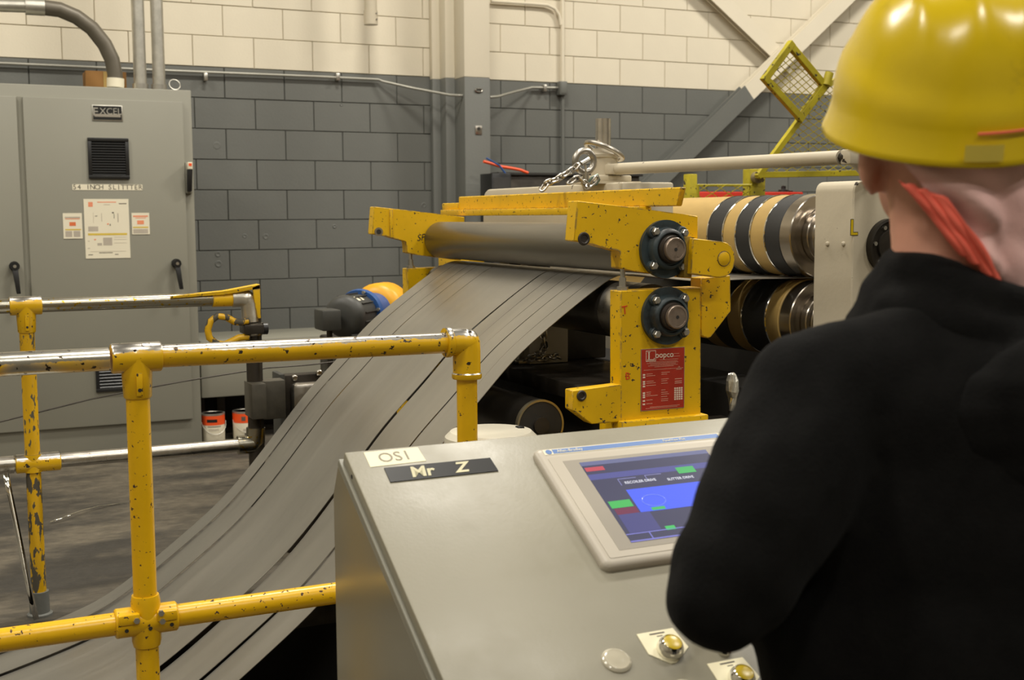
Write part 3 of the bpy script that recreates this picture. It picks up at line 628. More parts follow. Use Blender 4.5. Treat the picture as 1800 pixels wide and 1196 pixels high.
# ================================================================== SLIT STEEL STRIPS
prof = [(3.3, 1.1365), (2.6, 1.1365), (2.1, 1.148), (1.80, 1.178), (1.68, 1.19), (1.60, 1.152), (1.445, 1.045), (1.344, .965), (1.253, .87), (1.14, .76), (1.046, .65), (.85, .42), (.665, .27), (.5, .15), (.38, .085), (.2, .03), (0, -.02), (-.3, -.09), (-.8, -.17), (-1.4, -.20), (-2.2, -.12)]
def smoothp(P, n=120):
    # Catmull-Rom resample
    out = []
    for i in range(len(P)-1):
        p0 = V(P[max(i-1, 0)]+(0,)); p1 = V(P[i]+(0,)); p2 = V(P[i+1]+(0,)); p3 = V(P[min(i+2, len(P)-1)]+(0,))
        for k in range(6):
            t_ = k/6; out.append(.5*((2*p1)+(p2-p0)*t_+(2*p0-5*p1+4*p2-p3)*t_**2+(3*p1-p0-3*p2+p3)*t_**3))
    out.append(V(P[-1]+(0,)))
    return [(q.x, q.y) for q in out]
sp_ = smoothp(prof)
# light relaxation
for _ in range(6): sp_ = [sp_[0]]+[((a[0]+2*b[0]+c[0])/4, (a[1]+2*b[1]+c[1])/4) for a, b, c in zip(sp_, sp_[1:], sp_[2:])]+[sp_[-1]]
edges = [2.875, 2.953, 3.037, 3.112, 3.195, 3.285, 3.68, 3.797, 3.87, 3.985, 4.085]
names_ = ['nearest narrow slit steel strip, at the right edge of the sheet', 'second narrow steel strip from the right edge of the sheet', 'third narrow steel strip from the right edge of the sheet',
 'fourth narrow steel strip from the right edge of the sheet', 'narrow steel strip just right of the widest strip', 'widest steel strip in the middle of the sheet', 'narrow steel strip just left of the widest strip',
 'third narrow steel strip from the left edge of the sheet', 'second narrow steel strip from the left edge of the sheet', 'leftmost narrow steel strip, at the far edge of the sheet']
sags = [.0, -.006, .004, -.004, -.012, .004, -.006, .003, -.004, .006]
for i in range(10):
    y0, y1 = edges[i]+.0016, edges[i+1]-.0016
    if i == 4: y1 -= .006
    mb = MB(); rows = []; n_ = len(sp_)
    for q, (x, z) in enumerate(sp_):
        s = max(0, min(1, (1.55-x)/1.0)); dz = sags[i]*s*.9
        f = max(0, min(1, (x-1.72)/.75)); f = f*f*(3-2*f); k_ = 1-.34*f; yy0, yy1 = 4.05+(y0-4.05)*k_, 4.05+(y1-4.05)*k_
        a = sp_[max(q-1, 0)]; b = sp_[min(q+1, n_-1)]; tx, tz = b[0]-a[0], b[1]-a[1]; l = math.hypot(tx, tz); nx, nz = tz/l*.0008, -tx/l*.0008
        if nz < 0: nx, nz = -nx, -nz
        rows.append([mb.bm.verts.new(p) for p in ((x+nx, yy0, z+dz+nz), (x+nx, yy1, z+dz+nz), (x-nx, yy1, z+dz-nz), (x-nx, yy0, z+dz-nz))])
    for a, b in zip(rows, rows[1:]):
        for k in range(4): mb.bm.faces.new((a[k], a[(k+1) % 4], b[(k+1) % 4], b[k]))
    mb.bm.faces.new(rows[0]); mb.bm.faces.new(rows[-1][::-1])
    me = mb.mesh('steel_strip', M_strip, True, 50)
    o = bpy.data.objects.new('steel_strip', me); COL.objects.link(o)
    tag(o, names_[i], 'steel strip', 'slit steel strips running down from the rollers')

# ================================================================== YELLOW ROLLER STAND
SY = 2.65; FYF = 4.20
st = thing('roller_stand', 'yellow steel roller stand with two rollers guiding the slit steel strips', 'machine', (1.67, 3.4, 0))
def S(x, y, Y=SY): return PY(x, y, Y)
def plate(pts, Y, th, m=M_yel, bev=.002): mb = MB(); mb.prism([V((p.x, Y, p.z)) for p in pts], (0, th, 0), bev, 1); return mb
armp = [S(*p) for p in ((1015, 353), (1120, 366), (1200, 376.5), (1227, 380), (1227, 418), (1216, 490), (1118, 477), (1091, 472), (1091, 442), (1085, 439), (1062, 435), (1045, 429), (1030, 426.5), (1009, 424))]
lowp = [S(*p) for p in ((1091, 512), (1232, 505), (1232, 738), (1091, 751))]
brkp = [S(*p) for p in ((1006, 687), (1088, 677), (1093, 676), (1093, 742), (1040, 746), (1006, 721))]
for Y, lb, near in ((SY, 'near', True), (FYF, 'far', False)):
    sgn = 1
    a = part('arm_plate', plate(armp, Y, .05 if near else .05), M_yel, st)
    if near:
        p = S(1026, 420)
        mb = MB(); mb.tube([(p.x+.013*math.cos(k*PI/8), Y-.001, p.z+.013*math.sin(k*PI/8)) for k in range(16)], .004, 6, True); mb.cyl((p.x, Y-.002, p.z), (p.x, Y+.002, p.z), .012, 16); part('pin_hole', mb, M_grease, a)
    else:
        p = S(1024, 418)
        mb = MB(); mb.cyl((p.x, Y-.004, p.z), (p.x, Y+.001, p.z), .016, 16); q = part('pin_boss', mb, M_steel, st)
        mb = MB(); mb.cyl((p.x, Y-.006, p.z), (p.x, Y-.004, p.z), .009, 12); part('pin_hole', mb, M_blackm, q)
        part('lettering', text_mesh('SP', .034, M_blackm, (1.598, Y-.0006, 1.272), (1, 0, .12), (-.1, 0, 1), shear=.3), None, a)
        mb = MB(); mb.box(1.478, 1.490, Y-.005, Y+.001, 1.275, 1.375, .001); part('weld_strip', mb, M_yel, a)
    b = part('post_plate', plate(lowp, Y, .055), M_yel, st)
    if near:
        c = part('lower_bracket', plate(brkp, Y, .04), M_yel, st)
        p = S(1022, 696); mb = MB(); mb.tube([(p.x+.010*math.cos(k*PI/8), Y-.001, p.z+.010*math.sin(k*PI/8)) for k in range(16)], .004, 6, True); mb.cyl((p.x, Y-.002, p.z), (p.x, Y+.002, p.z), .010, 16); part('pin_hole', mb, M_grease, c)
        mb = MB(); p0, p1 = S(1089, 751), S(1236, 735)
        mb.box(p0.x-.004, p1.x+.004, Y-.02, Y+.10, .0, p1.z+.012, .004); part('base_column', mb, M_yel, st)
        mb = MB(); mb.tube([S(1093+14*k, 750-1.7*k+(.8 if k % 2 else 0), Y-.004) for k in range(11)], .0028, 6); part('weld_bead', mb, M_yel_cage, st)
    else:
        mb = MB(); mb.box(1.53, 1.80, Y-.02, Y+.10, 0, .83, .004); part('base_column', mb, M_yel, st)
# hinge lug with pin (upper right) and its lower bracket
lug = [S(*p, 2.60) for p in ((1218, 419), (1268, 425), (1278, 427), (1286, 433), (1291, 444), (1292, 457), (1290, 470), (1284, 481), (1275, 487), (1266, 488.5), (1214, 482))]
mb = MB(); mb.prism([V((p.x, 2.60, p.z)) for p in lug], (0, .05, 0), .002, 1); lg = part('hinge_lug', mb, M_yel, st)
p = S(1272.5, 455, 2.60); mb = MB(); mb.lathe((p.x, 2.601, p.z), (0, -1, 0), [(0, .0185), (.002, .0185), (.003, .017)], 28); part('hinge_pin', mb, M_yel, lg)
mb = MB(); mb.tube([(p.x+.0192*math.cos(k*PI/14), 2.5995, p.z+.0192*math.sin(k*PI/14)) for k in range(28)], .0009, 5, True); part('pin_ring', mb, M_grease, lg)
mb = MB(); q0, q1 = S(1205, 416, 2.61), S(1222, 488, 2.61); mb.box(q0.x, q0.x+.022, 2.615, 2.652, q1.z, q0.z, .002); part('lug_side', mb, mat('dark_yellow', srgb(140, 112, 20), .5, var=.3, stains=(12, .5, (.04, .03, .02, 1), .9)), st)  # left side face of the hinge lug, in a darker blotched yellow
hb = [S(*p, 2.68) for p in ((1232, 489), (1284, 484), (1285, 547), (1250, 593), (1244, 595), (1232, 590))]
mb = MB(); mb.prism([V((p.x, 2.68, p.z)) for p in hb], (0, .05, 0), .002, 1); part('hinge_bracket', mb, M_yel, st)
# top cross beam
bz0, bz1 = PX(1000, 366, 1.80).z, PX(1197, 329, 1.80).z
yb0, yb1 = PX(1197, 345, 1.80).y, PX(806, 345, 1.80).y
mb = MB(); mb.prism([(1.80, yb0, bz1), (1.80, yb0+.02, bz0), (1.80, yb1+.0, bz0), (1.80, yb1, bz1)], (.018, 0, 0), .003, 1); cb = part('cross_beam', mb, M_yel, st)
yb2 = PX(779, 360, 1.80).y; zs = PX(800, 357, 1.80).z
mb = MB(); mb.box(1.795, 1.818, yb1-.005, yb2, bz0, zs, .003); part('beam_step', mb, M_yel, cb)
zl = PX(774, 377, 1.78).z
mb = MB(); mb.box(1.775, 1.82, SY+.30, PX(774, 377, 1.775).y, bz0-.022, bz0+.001, .003); part('beam_flange', mb, M_yel, cb)
# lower yellow cross member, seen below the roller at the far side
mb = MB(); a = PX(778, 457, 1.95); b = PX(779, 474, 1.95); mb.box(1.93, 2.0, PX(832, 460, 1.95).y, a.y, b.z-.01, a.z+.03, .003); part('lower_cross_member', mb, M_yel, st)
# rollers
rc = S(1167, 438); rx = rc.x; rz = rc.z
lc = S(1170, 555)
ru = part('upper_roller', MB().lathe((rx, SY+.07, rz), (0, 1, 0), [(0, .045), (.001, .0665), (FYF-SY-.09, .0665), (FYF-SY-.075, .060), (FYF-SY-.074, .03)], 48), M_roll, st)
rlw = part('lower_roller', MB().lathe((lc.x, SY+.07, lc.z), (0, 1, 0), [(0, .04), (.001, .078), (FYF-SY-.09, .078), (FYF-SY-.08, .04)], 48), M_rolldk, st)
mb = MB(); mb.lathe((lc.x, SY+.12, lc.z), (0, 1, 0), [(0, .0784), (.1, .0784)], 48, False); part('polished_band', mb, M_steel, rlw)
# bearings
def bearing(c, k, shaft_r=.034):
    t = link('bearing', None, st) if False else None
    # flange: round plate clipped flat at the right side
    n = 40; pts = []
    for i in range(n):
        a = 2*PI*i/n; r = .0745
        x = r*math.cos(a); z = r*math.sin(a)
        x = min(x, .060); z = z
        pts.append(V((c.x+x, SY-.0005, c.z+z)))
    mb = MB(); mb.prism(pts, (0, -.011, 0), .003, 2); b = part('bearing_flange', mb, M_flange, st)
    mb = MB()
    for i in range(4):
        a = PI/4+i*PI/2; d = V((math.cos(a), 0, math.sin(a)))
        q = c+d*.061; mb.lathe((q.x, SY-.010, q.z), (0, -1, 0), [(0, .016), (.010, .0145), (.012, .012)], 18)
        nn = V((-d.z, 0, d.x)); mb.prism([c+nn*.02+d*.02+V((0, -.012, 0)), c+nn*.012+d*.062+V((0, -.012, 0)), c-nn*.012+d*.062+V((0, -.012, 0)), c-nn*.02+d*.02+V((0, -.012, 0))], (0, -.010, 0), .003, 2)
    mb.lathe((c.x, SY-.010, c.z), (0, -1, 0), [(0, .056), (.018, .052), (.022, .050), (.026, .044), (.026, .042), (.020, .040)], 36)
    part('hub_casting', mb, M_flange, b)
    for i in range(4):
        a = PI/4+i*PI/2+(.02 if k else -.05); q = c+V((math.cos(a), 0, math.sin(a)))*.061
        mb = MB(); mb.lathe((q.x, SY-.021, q.z), (0, -1, 0), [(0, .0105), (.003, .0105)], 6); mb.lathe((q.x, SY-.022, q.z), (0, -1, 0), [(0, .0098), (.010, .0098), (.012, .008)], 6); part('bolt', mb, M_zinc, b)
    mb = MB(); mb.lathe((c.x, SY-.025, c.z), (0, -1, 0), [(-.006, .042), (0, .041), (.006, .036), (.022, .034), (.022, .028)], 32); part('grease_seal', mb, M_grease, b)
    mb = MB(); mb.lathe((c.x, SY-.03, c.z), (0, -1, 0), [(0, .030), (.026, .030), (.028, .0285), (.028, .0245), (.0265, .0240), (.0265, .0045), (.020, .004), (.020, .0001)], 36); part('shaft_end', mb, M_shaft, b)
    mb = MB(); mb.cyl((c.x, SY-.0571, c.z), (c.x, SY-.0568, c.z), .0045, 12); part('center_hole', mb, M_blackm, b)
bearing(rc+V((0, 0, 0)), 0); bearing(lc, 1)
# adjusting screws
for Y in (SY+.025, FYF+.02):
    x = 1.565; z0 = lowp[0].z; z1 = armp[7].z
    mb = MB(); mb.cyl((x, Y, z0), (x, Y, z1), .0065, 12); sc = part('adjusting_screw', mb, M_zinc, st)
    mb = MB(); mb.lathe((x, Y, z0), (0, 0, 1), [(0, .015), (.010, .015)], 6); part('nut', mb, M_zinc, sc)
    mb = MB(); mb.lathe((x, Y, z0+.010), (0, 0, 1), [(0, .0095), (.022, .0095)], 6); part('bolt_head', mb, M_zinc, sc)
# marks and red plate
Mmk = mat('marker_red', srgb(214, 60, 20), .6)
part('lettering', text_mesh('T', .030, Mmk, (S(1098, 546).x, SY-.0006, S(1098, 546).z), (1, 0, .15), (-.1, 0, 1)), None, st, 'handwritten red T')
part('lettering', text_mesh('B', .026, Mmk, (S(1103, 662).x, SY-.0006, S(1103, 662).z), (1, 0, 0), (0, 0, 1)), None, st, 'handwritten red B')
a = S(1127, 614); b = S(1201, 716); W = b.x-a.x; zt_, zb_ = S(1164, 613).z, S(1164, 719).z; H = zt_-zb_
mb = MB(); mb.box(a.x-.0015, b.x+.0015, SY-.002, SY-.0003, zb_-.0015, zt_+.0015); pl = part('instruction_plate', mb, M_galv, st, 'red instruction plate')
mb = MB(); mb.box(a.x, b.x, SY-.0025, SY-.002, zb_, zt_); part('plate_face', mb, M_red, pl)
Mpk = mat('plate_print', srgb(214, 160, 138), .6); Mpw = mat('plate_print_light', srgb(226, 205, 185), .6)
def pm(u0, v0, u1, v1, m=Mpk): 
    return (a.x+W*u0, a.x+W*u1, SY-.0028, SY-.0025, zt_-H*v1, zt_-H*v0)
mb = MB()
for q in ((.1, .02, .33, .03), (.1, .19, .33, .2), (.1, .03, .11, .19), (.32, .03, .33, .19)): mb.box(*pm(*q))
for q in ((.14, .04, .2, .05), (.155, .05, .185, .17), (.13, .165, .3, .18), (.285, .145, .3, .165)): mb.box(*pm(*q))
part('emblem', mb, Mpw, pl)
part('lettering', text_mesh('oopco', .0215, Mpw, (a.x+W*.53, SY-.0028, zt_-H*.105), (1, 0, 0), (0, 0, 1), bold=.0003), None, pl)
mb = MB(); rr = random.Random(3)
for v, u0, u1 in ((.09, .75, .88), (.135, .62, .9), (.18, .42, .86), (.21, .18, .84), (.23, .12, .86), (.25, .2, .8), (.27, .15, .85), (.29, .3, .75), (.335, .05, .98), (.95, .2, .9), (.97, .1, .85)): mb.box(*pm(u0, v, u1, v+.006))
for v in (.40, .43, .52, .55, .59, .70, .73, .76, .83, .89): mb.box(*pm(.11, v, .11+rr.uniform(.1, .3), v+.008))
for v in (.39, .42, .50, .53, .57, .68, .72, .75, .79, .83, .86): mb.box(*pm(.46, v, .46+rr.uniform(.08, .2), v+.008))
for v in (.51, .55, .58): mb.box(*pm(.78, v, .95, v+.012))
part('printed_lines', mb, Mpk, pl)['kind'] = 'stuff'
mb = MB()
for v in (.40, .44, .515, .55, .59, .70, .735, .77, .83, .885): mb.box(*pm(.03, v, .085, v+.026))
for i in range(4):
    for j in range(6): mb.box(*pm(.77+.052*i, .66+.036*j, .81+.052*i, .687+.036*j))
part('check_boxes', mb, Mpw, pl)['kind'] = 'stuff'
mb = MB(); p3 = [(.80, .365), (.95, .365), (.88, .30)]; mb.prism([(a.x+W*u, SY-.0028, zt_-H*v) for u, v in p3], (0, .0003, 0)); part('triangle_mark', mb, mat('plate_gray', srgb(190, 120, 100), .6), pl)

# ================================================================== SLITTER
sl = thing('slitter_head', 'off-white slitter head with two arbors carrying tan and black rings', 'machine', (2.7, 3.6, 0))
HX0, HX1, HY0, HY1 = 2.50, 3.02, 2.90, 3.08
ztop = PY(1470, 318, 2.95).z; r = .03
pts = [(HX0, HY0, .35), (HX0, HY0, ztop-r)]+[(HX0+r-r*math.cos(k*PI/8), HY0, ztop-r+r*math.sin(k*PI/8)) for k in range(1, 5)]+[(HX1, HY0, ztop), (HX1, HY0, .35)]
mb = MB(); mb.prism(pts, (0, HY1-HY0, 0), .004, 1); hs = part('near_housing', mb, M_white, sl)
mb = MB(); mb.prism([(x, 4.95, z) for x, y, z in pts], (0, .2, 0), .004, 1); part('far_housing', mb, M_white, sl)
for px in (1455, 1483):
    p = PX(px, 429, HX0); mb = MB(); mb.lathe((HX0, p.y, p.z), (-1, 0, 0), [(0, .008), (.004, .007), (.006, .004)], 10); part('screw', mb, M_white, hs)
# L mark
p = PY(1501, 401, HY0); 
for m, gexp, yy in ((M_black, .002, .0008), (M_yel_cage, 0, .0014)):
    mb = MB(); x0, z0 = p.x-.012, p.z-.021; L_ = [(x0-gexp, z0-gexp), (x0+.026+gexp, z0-gexp), (x0+.026+gexp, z0+.007+gexp), (x0+.008+gexp, z0+.007+gexp), (x0+.008+gexp, z0+.046+gexp), (x0-gexp, z0+.046+gexp)]
    mb.prism([(x, HY0-yy, z) for x, z in L_], (0, .0006, 0)); part('lettering', mb, m if gexp else M_ybtn, hs, 'letter L in yellow with black outline' if gexp == 0 else None)
AX = 2.655; ZU = 1.278; ZL = ZU-.283; RR = .1395
pc = PY(1560, 433, HY0)
mb = MB(); mb.lathe((pc.x, HY0, pc.z), (0, -1, 0), [(0, .085), (.02, .085), (.022, .078), (.012, .072), (.012, .052), (.02, .05), (.022, .02), (.022, .001)], 40); bc = part('bearing_cap', mb, M_dark, sl)
for k in range(6): 
    q = pc+V((.062*math.cos(k), 0, .062*math.sin(k))); mb = MB(); mb.lathe((q.x, HY0-.012, q.z), (0, -1, 0), [(0, .007), (.006, .007)], 6); part('bolt', mb, M_zinc, bc)
def arbor(zc, rings, up):
    mb = MB(); mb.lathe((AX, HY1-.01, zc), (0, 1, 0), [(0, .075), (1.9, .075)], 40); ar = part('arbor_shaft', mb, M_rolldk, sl)
    for (y0, y1, r_, m, nm) in rings:
        mb = MB(); e = .003; mb.lathe((AX, y0, zc), (0, 1, 0), [(0, r_-e), (e, r_), (y1-y0-e, r_), (y1-y0, r_-e)], 56); part(nm, mb, m, ar)
def yat(px, py): return PX(px, py, AX-.10).y
# ring limits along the axis taken on the silhouette of the upper arbor
T = 'spacer_ring'
ru_ = []
E_ = [(3.085, 3.135, .080, M_rolldk, 'shaft_collar'), (3.136, 3.160, .093, M_arbor, 'steel_collar'), (3.161, 3.190, .093, M_arbor, 'steel_collar'), (3.191, 3.219, .093, M_arbor, 'steel_collar'), (3.22, 3.278, RR+.001, M_arbor, 'lock_collar')]
rings = list(E_)
y = 3.279
for wd, m, nm in ((.08, M_rubber, 'rubber_ring'), (.004, M_chrome, 'slitting_knife'), (.077, M_tan, 'tan_ring'), (.004, M_chrome, 'slitting_knife'), (.081, M_rubber, 'rubber_ring'), (.004, M_chrome, 'slitting_knife'), (.072, M_tan, 'tan_ring'), (.004, M_chrome, 'slitting_knife'), (.092, M_rubber, 'rubber_ring'), (.004, M_chrome, 'slitting_knife'), (.50, M_tan, 'tan_ring'), (.004, M_chrome, 'slitting_knife'), (.1, M_rubber, 'rubber_ring'), (.3, M_tan, 'tan_ring')):
    rings.append((y, y+wd-.0005, RR+(.002 if 'knife' in nm else (-.001 if 'tan' in nm else 0)), m, nm)); y += wd
arbor(ZU, rings, 1)
rings2 = list(E_[:-1])+[(3.22, 3.278, RR-.004, M_arbor, 'lock_collar')]
y = 3.279
for wd, m, nm in ((.07, M_tan, 'tan_ring'), (.006, M_chrome, 'slitting_knife'), (.13, M_rubber, 'rubber_ring'), (.006, M_chrome, 'slitting_knife'), (.08, M_tan, 'tan_ring'), (.10, M_rubber, 'rubber_ring'), (.09, M_tan, 'tan_ring'), (.45, M_rubber, 'rubber_ring'), (.3, M_tan, 'tan_ring')):
    rings2.append((y, y+wd-.0005, RR-.001, m, nm)); y += wd
arbor(ZL, rings2, 0)
mb = MB(); mb.box(3.06, 3.10, 3.1, 4.94, .36, 1.12, .004); part('dark_backing', mb, M_blackm, sl)  # black panel added so the space behind the arbors reads dark
# base bed under the slitter
mb = MB(); mb.box(1.98, 3.2, 2.86, 5.2, 0, .36, .01); part('bed', mb, M_dark, sl)
mb = MB(); mb.box(2.30, 2.5, 3.12, 4.9, .36, .80, .01); part('bed_riser', mb, M_blackm, sl)

# entry table under the strips
tb = thing('entry_table', 'dark oily steel table under the strips behind the roller stand', 'table', (1.9, 3.6, 0))
mb = MB(); mb.box(1.50, 1.84, 2.80, 3.9, .86, .905, .006); part('table_top', mb, M_dark, tb)
mb = MB(); mb.box(1.60, 1.66, 2.84, 3.9, .45, .86, .004); part('front_apron', mb, M_blackm, tb)
for x, y in ((1.68, 2.95), (1.76, 3.78)): mb = MB(); mb.box(x, x+.07, y, y+.07, 0, .86, .004); part('leg', mb, M_dark, tb)
dc = PY(950, 748, 2.83); DX, DZ = dc.x, dc.z
mb = MB(); mb.lathe((DX, 2.83, DZ), (0, 1, 0), [(0.02, .025), (.02, .058), (0, .062), (.004, .067), (1.0, .067)], 40); dr = part('return_drum', mb, M_rolldk, tb, 'dark drum with a bright rim')
mb = MB(); mb.lathe((DX, 2.828, DZ), (0, 1, 0), [(0, .063), (.0, .0685), (.014, .0685), (.014, .063)], 48, False); part('drum_rim', mb, mat('brass_rim', (.5, .44, .3, 1), .3, metal=.9), dr)
mb = MB(); mb.cyl((DX, 2.8295, DZ), (DX, 2.84, DZ), .0625, 40); part('drum_end', mb, M_blackm, dr)
mb = MB(); mb.cyl((DX, 2.82, DZ), (DX, 2.8295, DZ), .022, 20); part('drum_shaft', mb, M_dark, dr)
# steel block with chain hanging on it
a = PY(930, 575, 3.6); b = PY(1000, 626, 3.6)
p0 = PY(928, 628, 3.30); bl = thing('steel_block', 'grey steel upright block on the dark table behind the strip edge', 'block', (1.80, 3.35, .905))
bx0 = PY(930, 600, 3.25).x; bx1 = PY(999, 600, 3.25).x
mb = MB(); mb.box(bx0, bx1, 3.25, 3.40, .906, 1.10, .004); part('body', mb, mat('gray_painted_block', srgb(176, 168, 150), .5, metal=.2, var=.15, bump=.3, chips=1., chipthr=.68), bl)
mb = MB(); mb.box(bx1+.001, bx1+.16, 3.30, 3.42, .906, 1.08, .004); part('side_plate', mb, M_dark, bl)
# ---------------- chains
def link_mesh(L_, W_, r_):
    mb = MB(); pts = []
    for k in range(8): a = -PI/2+PI*k/7; pts.append((L_/2-W_/2+math.cos(a)*W_/2, math.sin(a)*W_/2, 0))
    for k in range(8): a = PI/2+PI*k/7; pts.append((-(L_/2-W_/2)+math.cos(a)*W_/2, math.sin(a)*W_/2, 0))
    mb.tube(pts, r_, 8, True); return mb.mesh('link', M_steel)
def chain(pts, pitch, W_, r_, label, group=None):
    pts = [V(p) for p in pts]; t = thing('chain', label, 'chain', pts[0], group)
    me = link_mesh(pitch*1.45, W_, r_); d = 0; segs = [(b-a).length for a, b in zip(pts, pts[1:])]; tot = sum(segs); k = 0; s = pitch/2
    while s < tot:
        q = s; i = 0
        while q > segs[i]: q -= segs[i]; i += 1
        dirv = (pts[i+1]-pts[i]).normalized(); p = pts[i]+dirv*q
        up = V((0, 0, 1)) if abs(dirv.z) < .9 else V((0, 1, 0)); y = up.cross(dirv).normalized(); z = dirv.cross(y)
        if k % 2: y, z = (y+z*.35).normalized(), (z-y*.35).normalized(); y, z = z, -y
        else: y = (y+z*.5).normalized(); z = dirv.cross(y)
        o = bpy.data.objects.new('link', me); COL.objects.link(o); o.parent = t
        o.matrix_local = Matrix(((dirv.x, y.x, z.x, p.x-pts[0].x), (dirv.y, y.y, z.y, p.y-pts[0].y), (dirv.z, y.z, z.z, p.z-pts[0].z), (0, 0, 0, 1)))
        s += pitch; k += 1
    return t
chain([PY(955, 580, 3.22), PY(956, 600, 3.22), PY(957, 612, 3.2), PY(950, 622, 3.18), PY(938, 628, 3.14), PY(925, 632, 3.12)], .022, .017, .0035, 'steel chain hanging down the grey block')
chain([PY(945, 632, 3.1), PY(958, 631, 3.1), PY(968, 628, 3.1), PY(978, 626, 3.12), PY(984, 631, 3.14)], .02, .016, .0035, 'short steel chain heaped on the dark table')
mb = MB(); a = PZ(912, 636, .915); mb.box(a.x, a.x+.13, a.y, a.y+.03, .906, .918, .002); single('flat_bar', mb, M_steel, 'short dull flat steel bar on the dark table beside the chain', 'bar')
# pit edge angle
mb = MB(); a = PY(850, 712, 3.3); mb.prism([PY(842, 710, 3.9), PY(842, 716, 3.9), PY(985, 773, 2.85), PY(985, 766, 2.85)], (.03, 0, 0)); 
part('edge_angle', mb, M_motor, tb)
# foil-wrapped lever right of the stand
pz = PY(1287, 722, 2.95); t = thing('wrapped_lever', 'lever wrapped in shiny crinkled plastic right of the yellow stand', 'lever', (pz.x, 2.95, pz.z))
mb = MB(); mb.lathe((pz.x, 2.95, pz.z), (0, 0, 1), [(0, .008), (.02, .012), (.04, .014), (.06, .019), (.09, .018), (.108, .012), (.112, .004)], 16)
for v in mb.bm.verts: v.co += noise.noise_vector(v.co*90)*.005
part('plastic_wrap', mb, mat('foil', (.7, .68, .6, 1), .2, metal=.6, var=.3, vscale=60), t, smooth=False)
mb = MB(); mb.cyl((pz.x, 2.95, pz.z), (pz.x, 2.95, .36), .012, 10); part('rod', mb, M_dark, t)
mb = MB(); mb.box(pz.x-.13, pz.x+.03, 2.9, 3.05, pz.z-.05, pz.z-.03, .003); part('side_plate', mb, M_dark, t)

# white cross housing, gearbox, cylinder above
wh = thing('drive_housing', 'long off-white drive housing behind the yellow cross beam with gearbox and steel pipe on top', 'machine', (2.05, 3.8, 1.2))
WX = 2.02; zt2 = PX(950, 328, WX).z; y0_, y1_ = PX(1185, 330, WX+.2).y, PX(848, 335, WX).y
pts = [(WX, y0_, zt2-.2), (WX, y0_, zt2), (WX, y1_-.05, zt2), (WX, y1_-.02, zt2-.012), (WX, y1_, zt2-.04), (WX, y1_, zt2-.2)]
mb = MB(); mb.prism(pts, (.2, 0, 0), .008, 2); part('housing', mb, M_white, wh)
mb = MB(); mb.box(WX+.05, WX+.15, y1_-.32, y1_-.25, .36, zt2-.2, .004); mb.box(WX+.05, WX+.15, y1_-.15, y1_-.05, .36, zt2-.2, .004); part('support_leg', mb, M_dark, wh)
gy = 3.65; gx = PY(1062, 320, gy).x
def G(x, y): return PY(x, y, gy)
def Z_(y): return G(1062, y).z
mb = MB(); mb.box(gx-.085, gx+.10, gy-.08, gy+.08, zt2, Z_(321), .006); mb.box(gx-.06, gx+.075, gy-.06, gy+.06, Z_(321), Z_(309), .006); part('gearbox_foot', mb, M_white, wh)
mb = MB(); mb.lathe((gx, gy, Z_(309)), (0, 0, 1), [(0, .045), (Z_(278)-Z_(309), .045), (Z_(278)-Z_(309)+.002, .050), (Z_(272)-Z_(309), .050), (Z_(268)-Z_(309), .044), (Z_(262)-Z_(309), .04)], 28); part('gearbox_body', mb, M_white, wh)
mb = MB(); mb.box(gx-.02, gx+.045, gy-.075, gy-.03, Z_(308), Z_(290), .005); part('side_boss', mb, M_white, wh)
pr_ = (G(1071, 230)-G(1047, 230)).length/2
gp = G(1060, 230).x
mb = MB(); mb.lathe((gp, gy, Z_(264)), (0, 0, 1), [(0, pr_), (Z_(209)-Z_(264), pr_), (Z_(209)-Z_(264), pr_*.8), (Z_(209)-Z_(264)-.03, pr_*.8)], 28); part('steel_pipe', mb, mat('pipe_rust', (.66, .62, .56, 1), .22, metal=.95, var=.25, vscale=14, stains=(6, .66, (.35, .12, .03, 1), .8)), wh)
# big ring resting over the gearbox
cr = G(1062, 272); mb = MB(); pr2 = []
for k in range(28):
    a = 2*PI*k/28; pr2.append(V((cr.x+.062*math.cos(a), gy+.062*math.sin(a), Z_(272)-.028*math.cos(a)+.012)))
mb.tube(pr2, .0085, 10, True); single('lifting_ring', mb, M_steel, 'tilted steel ring lying around the foot of the vertical steel pipe', 'ring')
# eye bolt
ec = PY(1027.5, 284, 3.5); eb = thing('eye_bolt', 'large steel eye bolt standing left of the vertical steel pipe', 'eye bolt', (ec.x, 3.5, zt2))
R_ = (PY(1044, 284, 3.5)-PY(1011, 284, 3.5)).length/2
mb = MB(); mb.tube([(ec.x+R_*math.cos(k*PI/14), 3.5, ec.z+R_*math.sin(k*PI/14)) for k in range(28)], .0105, 12, True); part('eye', mb, M_steel, eb)
mb = MB(); mb.cyl((ec.x+.005, 3.5, ec.z-R_), (ec.x+.005, 3.5, zt2), .011, 12); part('shank', mb, M_steel, eb)
mb = MB(); a = PY(1022, 288, 3.48); b = PY(1036, 280, 3.48); mb.tube([a, b], .008, 8); mb.cyl(PY(1029, 290, 3.48), PY(1030, 318, 3.48), .0035, 8); part('hook_pin', mb, M_zinc, eb)
chain([PY(x, y, 3.46) for x, y in ((953, 334), (962, 322), (978, 316), (993, 307), (1008, 298), (1015, 290))], .022, .017, .0038, 'steel chain slung from the yellow beam up to the eye bolt')
chain([PY(x, y, 3.44) for x, y in ((1000, 322), (1008, 316), (1020, 313), (1026, 320), (1033, 328), (1042, 322), (1048, 314))], .021, .017, .0038, 'steel chain heaped at the foot of the eye bolt')
mb = MB(); mb.tube([PY(x, y, 3.45) for x, y in ((1035, 320), (1040, 313), (1050, 308), (1053, 316), (1048, 324), (1037, 324))], .005, 8, True); single('shackle', mb, mat('green_gray', srgb(96, 112, 100), .4, metal=.6), 'small greenish shackle at the end of the chain', 'shackle')
